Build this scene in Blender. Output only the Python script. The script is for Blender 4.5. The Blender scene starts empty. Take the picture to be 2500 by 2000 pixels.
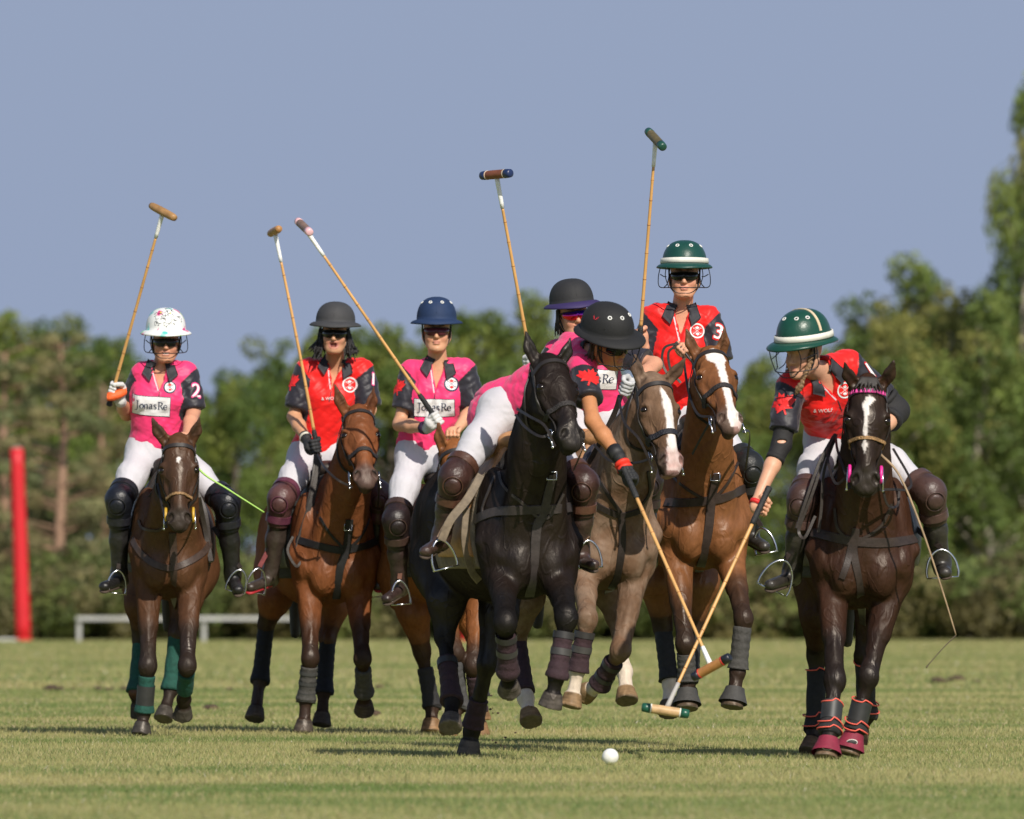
import bpy, bmesh, math, random, os
import numpy as np
from mathutils import Vector
from mathutils.bvhtree import BVHTree
# ---------------------------------------------------------------- camera, world, sun, exposure
F = 28500.0; HZ = 1428.0; CZ = 0.89          # focal length in photo pixels, horizon row, camera height
scene = bpy.context.scene
cam_d = bpy.data.cameras.new('camera'); cam = bpy.data.objects.new('camera', cam_d)
scene.collection.objects.link(cam); scene.camera = cam
cam.location = (0, 0, CZ); cam.rotation_euler = (math.radians(90), 0, 0)
cam_d.sensor_width = 36; cam_d.lens = F/2500*36
cam_d.shift_y = (HZ-1000)/2500.0
cam_d.clip_start = 1; cam_d.clip_end = 6000
cam_d.dof.use_dof = True; cam_d.dof.focus_distance = 63.5; cam_d.dof.aperture_fstop = 5.9
SUN_EL, SUN_AZ = math.radians(37), math.radians(21)   # sun behind the camera, a little to the right
sun_dir = Vector((math.sin(SUN_AZ)*math.cos(SUN_EL), -math.cos(SUN_AZ)*math.cos(SUN_EL), math.sin(SUN_EL)))
sd = bpy.data.lights.new('sun', 'SUN'); sd.energy = 4.7; sd.angle = math.radians(0.5); sd.color = (1.0, .93, .82)
so = bpy.data.objects.new('sun', sd); scene.collection.objects.link(so)
so.rotation_euler = sun_dir.to_track_quat('Z', 'Y').to_euler()
world = bpy.data.worlds.new('World'); scene.world = world; world.use_nodes = True
wn = world.node_tree; bg = wn.nodes['Background']
sky = wn.nodes.new('ShaderNodeTexSky'); sky.sky_type = 'NISHITA'; sky.sun_disc = False
sky.sun_elevation = SUN_EL; sky.sun_rotation = math.pi-SUN_AZ; sky.air_density = 1.0; sky.dust_density = 1.0; sky.ozone_density = 1.6
bg.inputs['Strength'].default_value = 0.075
geo = wn.nodes.new('ShaderNodeNewGeometry'); sep = wn.nodes.new('ShaderNodeSeparateXYZ')
tc = wn.nodes.new('ShaderNodeTexCoord'); wn.links.new(tc.outputs['Generated'], sep.inputs[0])
mr = wn.nodes.new('ShaderNodeMapRange'); mr.inputs[1].default_value = .10; mr.inputs[2].default_value = .5
wn.links.new(sep.outputs['Z'], mr.inputs[0])
low = wn.nodes.new('ShaderNodeValToRGB')      # the grey-blue hazy air low over the trees
lr = low.color_ramp; lr.elements[0].position = .0; lr.elements[0].color = (.297*13.3, .362*13.3, .518*13.3, 1)
lr.elements[1].position = .08; lr.elements[1].color = (.305*13.3, .372*13.3, .520*13.3, 1)
wn.links.new(sep.outputs['Z'], low.inputs[0])
mx = wn.nodes.new('ShaderNodeMix'); mx.data_type = 'RGBA'
sk2 = wn.nodes.new('ShaderNodeVectorMath'); sk2.operation = 'SCALE'; sk2.inputs['Scale'].default_value = 1.45; wn.links.new(sky.outputs[0], sk2.inputs[0])
wn.links.new(mr.outputs[0], mx.inputs[0]); wn.links.new(low.outputs[0], mx.inputs[6]); wn.links.new(sk2.outputs[0], mx.inputs[7])
wn.links.new(mx.outputs[2], bg.inputs['Color'])
scene.view_settings.view_transform = 'Standard'; scene.view_settings.look = 'None'
scene.view_settings.exposure = 0.0; scene.view_settings.gamma = 1.0
scene.cycles.use_denoising = True
scene.cycles.max_bounces = 5; scene.cycles.transparent_max_bounces = 8
QUICK = float(os.environ.get('VOX', '1'))
rng = np.random.default_rng(7); random.seed(7)
f32 = np.float32
# ---------------------------------------------------------------- small helpers
def W(px, py, Y): return np.array([(px-1250)*Y/F, Y, CZ+(HZ-py)*Y/F])
def V3(*a): return np.array(a, float)
def nrm(v): v = np.asarray(v, float); return v/(np.linalg.norm(v)+1e-12)
def sstep(x): x = np.clip(x, 0, 1); return x*x*(3-2*x)
def tag(o, label=None, cat=None, group=None, kind=None):
    if label: o['label'] = label
    if cat: o['category'] = cat
    if group: o['group'] = group
    if kind: o['kind'] = kind
    return o
def mesh_obj(name, V, faces, mat, parent=None, origin=None, col=None, smooth=True):
    """link verts+faces as ONE object; children share their thing's origin"""
    V = np.asarray(V, float)
    if origin is None: origin = np.array(parent['_o']) if parent is not None else np.zeros(3)
    me = bpy.data.meshes.new(name)
    if isinstance(faces, np.ndarray):
        n = faces.shape[1]; m = len(faces)
        me.vertices.add(len(V)); me.vertices.foreach_set('co', (V-origin).astype(f32).ravel())
        me.loops.add(m*n); me.loops.foreach_set('vertex_index', faces.astype(np.int32).ravel())
        me.polygons.add(m); me.polygons.foreach_set('loop_start', np.arange(m, dtype=np.int32)*n)
        me.update(calc_edges=True); me.validate()
    else:
        me.from_pydata([tuple(v) for v in (V-origin)], [], [tuple(int(i) for i in f) for f in faces]); me.update()
    if smooth: me.polygons.foreach_set('use_smooth', [True]*len(me.polygons))
    if col is not None:
        a = me.color_attributes.new('Col', 'FLOAT_COLOR', 'POINT')
        c = np.ones((len(V), 4), f32); c[:, :3] = col; a.data.foreach_set('color', c.ravel())
    o = bpy.data.objects.new(name, me)
    if mat is not None: me.materials.append(mat)
    scene.collection.objects.link(o)
    if parent is not None: o.parent = parent
    else: o.location = origin
    o['_o'] = [float(x) for x in origin]
    return o
class MB:
    """collects pieces for one mesh"""
    def __init__(s): s.v = []; s.f = []; s.n = 0; s.c = []
    def add(s, V, faces, col=None):
        V = np.asarray(V, float).reshape(-1, 3)
        s.v.append(V); s.f += [tuple(int(i)+s.n for i in f) for f in faces]; s.n += len(V)
        if col is not None: s.c.append(np.tile(np.array(col, f32)[:3], (len(V), 1)))
        return s
    def tube(s, pts, r, n=10, cap=True, flat=None, col=None, closed=False):
        P = np.asarray(pts, float); m = len(P)
        r = np.full(m, r) if np.isscalar(r) else np.asarray(r, float)
        if closed: T = np.roll(P, -1, 0)-np.roll(P, 1, 0)
        else: T = np.gradient(P, axis=0)
        T /= np.linalg.norm(T, axis=1)[:, None]+1e-12
        a = np.array([0, 0, 1.]) if abs(T[0][2]) < .9 else np.array([1., 0, 0])
        V = []; u = nrm(np.cross(T[0], a))
        for i in range(m):
            u = nrm(u-T[i]*np.dot(u, T[i])); w = np.cross(T[i], u)
            for j in range(n):
                t = 2*math.pi*j/n
                V.append(P[i]+(u*math.cos(t)+w*math.sin(t))*r[i])
        fs = []
        for i in range(m if closed else m-1):
            i2 = (i+1) % m
            for j in range(n):
                k = (j+1) % n
                fs.append((i*n+j, i*n+k, i2*n+k, i2*n+j))
        if cap and not closed: fs.append(tuple(range(n-1, -1, -1))); fs.append(tuple((m-1)*n+j for j in range(n)))
        return s.add(V, fs, col)
    def box(s, c, ex, ey, ez, col=None):
        c = np.array(c, float); V = [c+a*ex+b*ey+d*ez for a in (-1, 1) for b in (-1, 1) for d in (-1, 1)]
        return s.add(V, [(0, 1, 3, 2), (4, 6, 7, 5), (0, 4, 5, 1), (2, 3, 7, 6), (0, 2, 6, 4), (1, 5, 7, 3)], col)
    def ribbon(s, P, N, w, th, closed=False, col=None):
        P = np.asarray(P, float); N = np.asarray(N, float); m = len(P)
        T = (np.roll(P, -1, 0)-np.roll(P, 1, 0)) if closed else np.gradient(P, axis=0)
        T /= np.linalg.norm(T, axis=1)[:, None]+1e-12
        S = np.cross(T, N); S /= np.linalg.norm(S, axis=1)[:, None]+1e-12
        w = np.full(m, w) if np.isscalar(w) else np.asarray(w)
        V = []
        for i in range(m):
            a = S[i]*w[i]/2
            V += [P[i]-a, P[i]-a*.9+N[i]*th, P[i]+a*.9+N[i]*th, P[i]+a]
        fs = []
        for i in range(m if closed else m-1):
            i2 = (i+1) % m
            for j in range(4):
                k = (j+1) % 4
                fs.append((i*4+j, i2*4+j, i2*4+k, i*4+k))
        if not closed: fs.append((0, 1, 2, 3)); fs.append(((m-1)*4+3, (m-1)*4+2, (m-1)*4+1, (m-1)*4))
        V2 = []; f2 = []      # each side keeps its own vertices so the edges stay crisp
        for j in range(4):
            k = (j+1) % 4; b0 = len(V2)
            for i in range(m): V2 += [V[i*4+j], V[i*4+k]]
            for i in range(m if closed else m-1):
                i2 = (i+1) % m; f2.append((b0+i*2, b0+i2*2, b0+i2*2+1, b0+i*2+1))
        if not closed:
            b0 = len(V2); V2 += V[:4]+V[-4:]; f2 += [(b0, b0+1, b0+2, b0+3), (b0+7, b0+6, b0+5, b0+4)]
        return s.add(V2, f2, col)
    def ball(s, c, r, fr=None, n=14, m=10, col=None):
        r = np.full(3, r) if np.isscalar(r) else np.array(r)
        fr = np.eye(3) if fr is None else np.array(fr)
        V = [np.array(c)+fr[2]*r[2]]
        for i in range(1, m):
            a = math.pi*i/m
            for j in range(n):
                b = 2*math.pi*j/n
                V.append(np.array(c)+fr[0]*r[0]*math.sin(a)*math.cos(b)+fr[1]*r[1]*math.sin(a)*math.sin(b)+fr[2]*r[2]*math.cos(a))
        V.append(np.array(c)-fr[2]*r[2]); L = len(V)-1
        fs = [(0, 1+j, 1+(j+1) % n) for j in range(n)]
        for i in range(m-2):
            for j in range(n):
                a = 1+i*n+j; b = 1+i*n+(j+1) % n
                fs.append((a, a+n, b+n, b))
        fs += [(L, L-n+(j+1) % n, L-n+j) for j in range(n)]
        return s.add(V, fs, col)
    def build(s, name, mat, parent=None, origin=None, smooth=True):
        return mesh_obj(name, np.concatenate(s.v), s.f, mat, parent, origin, np.concatenate(s.c) if s.c else None, smooth)
def crv(pts, n=8):
    """Catmull-Rom through points"""
    P = [np.array(p, float) for p in pts]; out = []
    if len(P) < 3: return np.array([P[0]+(P[1]-P[0])*t for t in np.linspace(0, 1, n+1)])
    P = [2*P[0]-P[1]]+P+[2*P[-1]-P[-2]]
    for i in range(1, len(P)-2):
        a, b, c, d = P[i-1:i+3]
        for t in np.arange(n)/n:
            out.append(.5*(2*b+(c-a)*t+(2*a-5*b+4*c-d)*t*t+(3*b-a-3*c+d)*t**3))
    out.append(P[-2]); return np.array(out)
# ---------------------------------------------------------------- signed-distance sculpting
class Sdf:
    def __init__(s): s.it = []
    def add(s, fn, lo, hi, k=.03, op='u', tag=None):
        s.it.append((fn, np.array(lo, float), np.array(hi, float), k, op, tag)); return s
    def cap(s, a, b, ra, rb=None, k=.03, flat=None, op='u', tag=None, grow=0):
        a = np.array(a, float); b = np.array(b, float); rb = ra if rb is None else rb
        ra += grow; rb += grow
        ab = b-a; L2 = float(ab@ab)+1e-9
        if flat is not None: n, kf = nrm(flat[0]), flat[1]
        def fn(X, Y, Z):
            x, y, z = X-a[0], Y-a[1], Z-a[2]; bx, by, bz = ab
            if flat is not None:
                q = (x*n[0]+y*n[1]+z*n[2])*(1/kf-1); x = x+n[0]*q; y = y+n[1]*q; z = z+n[2]*q
                e = ab+n*float(ab@n)*(1/kf-1); bx, by, bz = e; l2 = float(e@e)+1e-9
            else: l2 = L2
            t = np.clip((x*bx+y*by+z*bz)/l2, 0, 1)
            d = np.sqrt((x-t*bx)**2+(y-t*by)**2+(z-t*bz)**2)-(ra+t*(rb-ra))
            return d*(.5+.5*kf) if flat is not None else d
        m = max(ra, rb)
        return s.add(fn, np.minimum(a, b)-m, np.maximum(a, b)+m, k, op, tag)
    def ell(s, c, r, fr=None, k=.03, op='u', tag=None, grow=0):
        c = np.array(c, float); r = np.array(r, float)+grow; fr = np.eye(3) if fr is None else np.array(fr, float)
        def fn(X, Y, Z):
            x, y, z = X-c[0], Y-c[1], Z-c[2]
            q = [(x*e[0]+y*e[1]+z*e[2]) for e in fr]
            k0 = np.sqrt(sum((q[i]/r[i])**2 for i in range(3)))+1e-6
            k1 = np.sqrt(sum((q[i]/r[i]**2)**2 for i in range(3)))+1e-6
            return k0*(k0-1)/k1
        e = np.sqrt(sum((fr[i]*r[i])**2 for i in range(3)))
        return s.add(fn, c-e, c+e, k, op, tag)
    def frustum(s, a, b, ra, rb, k=.01, tag=None):
        a = np.array(a, float); b = np.array(b, float); d = nrm(b-a); L = float(np.linalg.norm(b-a))
        def fn(X, Y, Z):
            x, y, z = X-a[0], Y-a[1], Z-a[2]; t = x*d[0]+y*d[1]+z*d[2]
            q = np.sqrt(np.maximum(x*x+y*y+z*z-t*t, 0)); r = ra+(rb-ra)*np.clip(t/L, 0, 1)
            return np.maximum(q-r, np.abs(t-L/2)-L/2)
        m = max(ra, rb)
        return s.add(fn, np.minimum(a, b)-m, np.maximum(a, b)+m, k, 'u', tag)
    def clip(s, p, n, k=.004):
        """cut away everything on the +n side of the plane"""
        p = np.array(p, float); n = nrm(n)
        s.it.append((lambda X, Y, Z: (X-p[0])*n[0]+(Y-p[1])*n[1]+(Z-p[2])*n[2], None, None, k, 'clip', None)); return s
    def field(s, h, grow=0, pad=.03):
        los = [i[1] for i in s.it if i[4] == 'u']; his = [i[2] for i in s.it if i[4] == 'u']
        lo = np.min(los, 0)-pad-grow; hi = np.max(his, 0)+pad+grow
        n = np.ceil((hi-lo)/h).astype(int)+1
        ax = [(lo[i]+h*np.arange(n[i])).astype(f32) for i in range(3)]
        A = np.full(n, .5, f32)
        for fn, l, u, k, op, tg in s.it:
            if l is None: i0 = np.zeros(3, int); i1 = n
            else:
                m = k+grow+3*h
                i0 = np.clip(np.floor((l-m-lo)/h).astype(int), 0, n); i1 = np.clip(np.ceil((u+m-lo)/h).astype(int)+1, 0, n)
            if (i1 <= i0).any(): continue
            sl = tuple(slice(i0[j], i1[j]) for j in range(3))
            X = ax[0][sl[0]][:, None, None]; Y = ax[1][sl[1]][None, :, None]; Z = ax[2][sl[2]][None, None, :]
            d = fn(X, Y, Z).astype(f32); a = A[sl]
            k = max(k, 1e-5)
            if op == 'u':
                d = d-grow; q = np.maximum(k-np.abs(a-d), 0)/k; A[sl] = np.minimum(a, d)-q*q*k*.25
            elif op == 's':
                d = -d; q = np.maximum(k-np.abs(a-d), 0)/k; A[sl] = np.maximum(a, d)+q*q*k*.25
            else: A[sl] = np.maximum(a, d+0*a)
        return lo, h, A
    def mesh(s, h, grow=0): return surface_nets(*s.field(h*QUICK, grow))
def surface_nets(lo, h, A):
    S = A < 0
    c = [S[i:S.shape[0]-1+i, j:S.shape[1]-1+j, k:S.shape[2]-1+k] for i in (0, 1) for j in (0, 1) for k in (0, 1)]
    anyc = c[0].copy(); allc = c[0].copy()
    for q in c[1:]: anyc |= q; allc &= q
    act = anyc & ~allc; idx = np.argwhere(act)
    idm = np.full(act.shape, -1, np.int32); idm[act] = np.arange(len(idx))
    off = np.array([(i, j, k) for i in (0, 1) for j in (0, 1) for k in (0, 1)])
    vals = np.stack([A[idx[:, 0]+o[0], idx[:, 1]+o[1], idx[:, 2]+o[2]] for o in off], 1)
    acc = np.zeros((len(idx), 3)); cnt = np.zeros(len(idx))
    for a in range(8):
        for ax in range(3):
            if off[a][ax]: continue
            o2 = off[a].copy(); o2[ax] = 1; b = int(o2[0]*4+o2[1]*2+o2[2])
            va, vb = vals[:, a], vals[:, b]; m = (va < 0) != (vb < 0)
            t = va[m]/(va[m]-vb[m]); p = np.tile(off[a].astype(float), (m.sum(), 1)); p[:, ax] += t
            acc[m] += p; cnt[m] += 1
    V = lo+h*(idx+acc/cnt[:, None])
    Q = []
    for ax in range(3):
        o = [0, 0, 0]; o[ax] = 1
        n = S.shape
        a = S[:n[0]-o[0], :n[1]-o[1], :n[2]-o[2]]; b = S[o[0]:, o[1]:, o[2]:]
        e = np.argwhere(a != b); u, w = [(1, 2), (2, 0), (0, 1)][ax]
        e = e[(e[:, u] > 0) & (e[:, w] > 0) & (e[:, u] < n[u]-1) & (e[:, w] < n[w]-1)]
        if not len(e): continue
        ins = S[e[:, 0], e[:, 1], e[:, 2]]
        def g(du, dw):
            q = e.copy(); q[:, u] -= du; q[:, w] -= dw; return idm[q[:, 0], q[:, 1], q[:, 2]]
        q = np.stack([g(1, 1), g(0, 1), g(0, 0), g(1, 0)], 1)
        q[~ins] = q[~ins][:, ::-1]
        Q.append(q[(q >= 0).all(1)])
    Fq = np.concatenate(Q)
    return V, Fq
def normals(V, Fq):
    n = np.cross(V[Fq[:, 2]]-V[Fq[:, 0]], V[Fq[:, 3]]-V[Fq[:, 1]]); N = np.zeros_like(V)
    for j in range(4): np.add.at(N, Fq[:, j], n)
    return N/(np.linalg.norm(N, axis=1)[:, None]+1e-12)
def relax(V, Fq, it=1, lam=.5):
    for _ in range(it):
        S = np.zeros_like(V); c = np.zeros(len(V))
        for a, b in ((0, 1), (1, 2), (2, 3), (3, 0)):
            np.add.at(S, Fq[:, a], V[Fq[:, b]]); np.add.at(c, Fq[:, a], 1)
        V = V+(S/np.maximum(c, 1)[:, None]-V)*lam
    return V
def bvh(V, Fq): return BVHTree.FromPolygons([tuple(v) for v in V], [tuple(int(i) for i in f) for f in Fq])
CAMP = Vector((0, 0, CZ))
def cam_hit(trees, px, py):
    d = Vector(W(px, py, 1.0))-CAMP; d.normalize(); best = None
    for t in trees:
        p, n, i, dist = t.ray_cast(CAMP, d, 400)
        if p is not None and (best is None or dist < best[2]): best = (np.array(p), np.array(n), dist)
    return best
def wcap(V, a, b, ra, rb=None, soft=.02):
    rb = ra if rb is None else rb; a = np.array(a, float); b = np.array(b, float); ab = b-a
    t = np.clip(((V-a)@ab)/(ab@ab+1e-9), 0, 1); d = np.linalg.norm(V-a-t[:, None]*ab, axis=1)-(ra+t*(rb-ra))
    return sstep(.5-d/soft)
def nz(V, s, seed=0, oct=3):
    """cheap smooth pseudo-noise in -1..1"""
    r = np.random.default_rng(seed); out = 0; amp = 1; tot = 0
    for o in range(oct):
        for _ in range(4):
            d = r.normal(size=3); d /= np.linalg.norm(d); e = r.normal(size=3)
            out = out+amp*.25*np.sin(V@d*s*2**o+r.uniform(0, 6.3)+1.7*np.sin(V@e*s*.7*2**o+r.uniform(0, 6.3)))
        tot += amp*.5; amp *= .55
    return out/tot
def folds(V, N, amp, s, seed, stretch=None):
    P = V.copy()
    if stretch is not None:
        d, k = nrm(stretch[0]), stretch[1]; P = P-(P@d)[:, None]*d*(1-1/k)
    a = nz(P, s, seed, 1); b = nz(P, s*1.7, seed+77, 1)
    return V+N*np.maximum(amp*(.55*a+.55*(.55-np.sqrt(a*a*.6+b*b*.5+.004))), -.28*amp)[:, None]
def mixc(c, new, w): return c+(np.array(new, float)[:3]-c)*w[:, None]
# ---------------------------------------------------------------- materials
MATS = {}
def mat(name, col=(.5, .5, .5), rough=.6, metal=0, attr=False, noise=0, nscale=20, bump=0, bscale=60, spec=.5, coat=0, sheen=0, trans=0, emit=0, stretch=None, nrm_dist=.01, fur=0):
    if name in MATS: return MATS[name]
    m = bpy.data.materials.new(name); m.use_nodes = True; nt = m.node_tree; b = nt.nodes['Principled BSDF']
    b.inputs['Roughness'].default_value = rough; b.inputs['Metallic'].default_value = metal
    b.inputs['Specular IOR Level'].default_value = spec; b.inputs['Coat Weight'].default_value = coat
    b.inputs['Sheen Weight'].default_value = sheen; b.inputs['Coat Roughness'].default_value = .25
    tcn = nt.nodes.new('ShaderNodeTexCoord'); src = None
    mp = nt.nodes.new('ShaderNodeMapping'); nt.links.new(tcn.outputs['Object'], mp.inputs[0])
    if stretch: mp.inputs['Scale'].default_value = stretch
    if attr:
        a = nt.nodes.new('ShaderNodeAttribute'); a.attribute_name = 'Col'; src = a.outputs['Color']
    else:
        r = nt.nodes.new('ShaderNodeRGB'); r.outputs[0].default_value = (*col, 1); src = r.outputs[0]
    if noise:
        n = nt.nodes.new('ShaderNodeTexNoise'); n.inputs['Scale'].default_value = nscale; n.inputs['Detail'].default_value = 5
        nt.links.new(mp.outputs[0], n.inputs['Vector'])
        rr = nt.nodes.new('ShaderNodeMapRange'); rr.inputs[1].default_value = .3; rr.inputs[2].default_value = .7
        rr.inputs[3].default_value = 1-noise; rr.inputs[4].default_value = 1+noise
        nt.links.new(n.outputs['Fac'], rr.inputs[0])
        v = nt.nodes.new('ShaderNodeVectorMath'); v.operation = 'SCALE'
        nt.links.new(src, v.inputs[0]); nt.links.new(rr.outputs[0], v.inputs['Scale']); src = v.outputs[0]
    nt.links.new(src, b.inputs['Base Color'])
    if bump:
        n = nt.nodes.new('ShaderNodeTexNoise'); n.inputs['Scale'].default_value = bscale; n.inputs['Detail'].default_value = 4
        nt.links.new(mp.outputs[0], n.inputs['Vector'])
        bp = nt.nodes.new('ShaderNodeBump'); bp.inputs['Strength'].default_value = bump; bp.inputs['Distance'].default_value = nrm_dist
        nt.links.new(n.outputs['Fac'], bp.inputs['Height']); nt.links.new(bp.outputs[0], b.inputs['Normal'])
    if fur:      # short glossy hair: even gloss, broken into wet and dry patches
        b.inputs['Specular IOR Level'].default_value = 0
        gl = nt.nodes.new('ShaderNodeBsdfGlossy'); gl.inputs[0].default_value = (1, .93, .86, 1); ms = nt.nodes.new('ShaderNodeMixShader')
        n2 = nt.nodes.new('ShaderNodeTexNoise'); n2.inputs['Scale'].default_value = 7; n2.inputs['Detail'].default_value = 6; nt.links.new(mp.outputs[0], n2.inputs['Vector'])
        r2 = nt.nodes.new('ShaderNodeMapRange'); r2.inputs[1].default_value = .35; r2.inputs[2].default_value = .65; r2.inputs[3].default_value = rough-.10; r2.inputs[4].default_value = rough+.16
        r3 = nt.nodes.new('ShaderNodeMapRange'); r3.inputs[1].default_value = .35; r3.inputs[2].default_value = .65; r3.inputs[3].default_value = fur*1.35; r3.inputs[4].default_value = fur*.55
        nt.links.new(n2.outputs['Fac'], r2.inputs[0]); nt.links.new(n2.outputs['Fac'], r3.inputs[0]); nt.links.new(r2.outputs[0], gl.inputs['Roughness']); nt.links.new(r3.outputs[0], ms.inputs[0])
        n3 = nt.nodes.new('ShaderNodeTexNoise'); n3.inputs['Scale'].default_value = 8; n3.inputs['Detail'].default_value = 1.5; n3.inputs['Distortion'].default_value = .6; nt.links.new(mp.outputs[0], n3.inputs['Vector'])
        q1 = nt.nodes.new('ShaderNodeMath'); q1.operation = 'SUBTRACT'; q1.inputs[1].default_value = .5; nt.links.new(n3.outputs['Fac'], q1.inputs[0])
        q2 = nt.nodes.new('ShaderNodeMath'); q2.operation = 'ABSOLUTE'; nt.links.new(q1.outputs[0], q2.inputs[0])
        q3 = nt.nodes.new('ShaderNodeMapRange'); q3.interpolation_type = 'SMOOTHSTEP'; q3.inputs[1].default_value = 0; q3.inputs[2].default_value = .035; q3.inputs[3].default_value = 1; q3.inputs[4].default_value = 0; nt.links.new(q2.outputs[0], q3.inputs[0])
        b3 = nt.nodes.new('ShaderNodeBump'); b3.inputs['Strength'].default_value = .35; b3.inputs['Distance'].default_value = .006; nt.links.new(q3.outputs[0], b3.inputs['Height']); nt.links.new(bp.outputs[0], b3.inputs['Normal'])
        nt.links.new(b3.outputs[0], gl.inputs['Normal']); nt.links.new(b3.outputs[0], b.inputs['Normal'])
        nt.links.new(b.outputs[0], ms.inputs[1]); nt.links.new(gl.outputs[0], ms.inputs[2]); nt.links.new(ms.outputs[0], nt.nodes['Material Output'].inputs['Surface'])
    if trans:
        tl = nt.nodes.new('ShaderNodeBsdfTranslucent'); ms = nt.nodes.new('ShaderNodeMixShader'); ms.inputs[0].default_value = trans
        nt.links.new(src, tl.inputs[0]); nt.links.new(b.outputs[0], ms.inputs[1]); nt.links.new(tl.outputs[0], ms.inputs[2])
        nt.links.new(ms.outputs[0], nt.nodes['Material Output'].inputs['Surface'])
    MATS[name] = m; return m
# ---------------------------------------------------------------- setting: field, grass, trees, goal
def ground():
    m = bpy.data.materials.new('turf'); m.use_nodes = True; nt = m.node_tree; b = nt.nodes['Principled BSDF']
    b.inputs['Roughness'].default_value = .95; b.inputs['Specular IOR Level'].default_value = .15
    g = nt.nodes.new('ShaderNodeNewGeometry')
    def noise(scale, xyz, det=4):
        mp = nt.nodes.new('ShaderNodeMapping'); mp.inputs['Scale'].default_value = xyz
        n = nt.nodes.new('ShaderNodeTexNoise'); n.inputs['Scale'].default_value = scale; n.inputs['Detail'].default_value = det
        nt.links.new(g.outputs['Position'], mp.inputs[0]); nt.links.new(mp.outputs[0], n.inputs['Vector']); return n.outputs['Fac']
    def ramp(fac, a, bb, p0=.35, p1=.65):
        r = nt.nodes.new('ShaderNodeValToRGB'); r.color_ramp.elements[0].position = p0; r.color_ramp.elements[0].color = (*a, 1)
        r.color_ramp.elements[1].position = p1; r.color_ramp.elements[1].color = (*bb, 1); nt.links.new(fac, r.inputs[0]); return r.outputs[0]
    c1 = ramp(noise(1.0, (.5, .35, 1)), GR1, GR2)
    c2 = ramp(noise(1.0, (.16, .09, 1), 2), (.82, .95, .80), (1.15, 1.06, 1.1))
    c3 = ramp(noise(30, (1, .5, 1)), (.8, .8, .8), (1.2, 1.2, 1.2))
    mm = nt.nodes.new('ShaderNodeVectorMath'); mm.operation = 'MULTIPLY'; nt.links.new(c1, mm.inputs[0]); nt.links.new(c2, mm.inputs[1])
    m2 = nt.nodes.new('ShaderNodeVectorMath'); m2.operation = 'MULTIPLY'; nt.links.new(mm.outputs[0], m2.inputs[0]); nt.links.new(c3, m2.inputs[1])
    nt.links.new(m2.outputs[0], b.inputs['Base Color'])
    bp = nt.nodes.new('ShaderNodeBump'); bp.inputs['Strength'].default_value = .6; bp.inputs['Distance'].default_value = .02
    nt.links.new(noise(60, (1, 1, 1)), bp.inputs['Height']); nt.links.new(bp.outputs[0], b.inputs['Normal'])
    V = [(-1500, -200, 0), (1500, -200, 0), (1500, 3500, 0), (-1500, 3500, 0)]
    o = mesh_obj('ground', V, [(0, 1, 2, 3)], m, smooth=False); tag(o, 'mown green polo field', None, None, 'structure')
GR1 = (.138, .195, .050); GR2 = (.358, .328, .140)
def grass():
    zones = [(43, 70, 900, .020, .0045), (70, 100, 330, .024, .008), (100, 186, 70, .030, .018)]
    VV = []; CC = []
    for y0, y1, dens, hgt, wid in zones:
        hw = 1330/F
        area = hw*(y1*y1-y0*y0); n = int(area*dens)
        y = np.sqrt(rng.uniform(y0*y0, y1*y1, n)); x = rng.uniform(-1, 1, n)*hw*y
        P = np.stack([x, y, np.zeros(n)], 1)
        pat = nz(P*[.5, .35, 1], 2.2, 3, 3)*.55+nz(P*[.12, 1, 1], 1.1, 9, 2)*.9+nz(P*[1, .6, 1], 9, 12, 2)*.3-.05
        h = hgt*rng.uniform(.5, 1.25, n)*(1+.3*pat)
        a = rng.uniform(0, math.pi, n); w = wid*rng.uniform(.6, 1.3, n)
        d = np.stack([np.cos(a), np.sin(a)*.4, np.zeros(n)], 1)*w[:, None]
        lean = rng.normal(size=(n, 3))*h[:, None]*.5; lean[:, 2] = h
        VV.append(np.stack([P-d/2, P+d/2, P+lean], 1).reshape(-1, 3))
        t = sstep(.62+pat*.6+rng.normal(size=n)*.22)
        c = np.array(GR1)*(1-t[:, None])+np.array(GR2)*t[:, None]; c *= rng.uniform(.8, 1.3, n)[:, None]
        dry = rng.random(n) < .07; c[dry] = (.50, .40, .24); spk = (rng.random(n) < .004) & (nz(P, 1.5, 21, 2) > .0); c[spk] = (.75, .66, .58)
        CC.append(np.repeat(c, 3, 0))
    V = np.concatenate(VV); Fc = np.arange(len(V)).reshape(-1, 3)
    m = mat('grass_blade', attr=True, rough=.7, spec=.25, trans=.3)
    me = mesh_obj('grass', V, Fc, m, col=np.concatenate(CC), smooth=False)
    tag(me, 'short mown grass blades on the field', 'grass', None, 'stuff')
def leaf_cloud(R, blobs, nleaf, size, cols, droop=0):
    """blobs: (center, radii) clumps; leaves spread through each clump's outer volume"""
    w = np.array([b[1][0]*b[1][2] for b in blobs]); w = w/w.sum()
    V = []; C = []
    for (c, r), k in zip(blobs, R.multinomial(nleaf, w)):
        d = R.normal(size=(k, 3)); d /= np.linalg.norm(d, axis=1)[:, None]
        rad = R.uniform(.35, 1.12, k)**.6
        P = np.array(c)+d*rad[:, None]*np.array(r)
        nn = nrm_rows(d+R.normal(size=(k, 3))*.65)
        u = nrm_rows(np.cross(nn, R.normal(size=(k, 3)))); v = np.cross(nn, u)
        s = size*R.uniform(.5, 1.4, k)[:, None]
        V.append(np.stack([P-u*s, P+v*s*.45, P+u*s, P-v*s*.45], 1).reshape(-1, 3))
        bc = np.array(cols[R.integers(len(cols))])*R.uniform(.8, 1.2)
        C.append(np.repeat(bc[None]*R.uniform(.65, 1.35, k)[:, None], 4, 0))
    V = np.concatenate(V); return V, np.arange(len(V)).reshape(-1, 4), np.concatenate(C)
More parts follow.
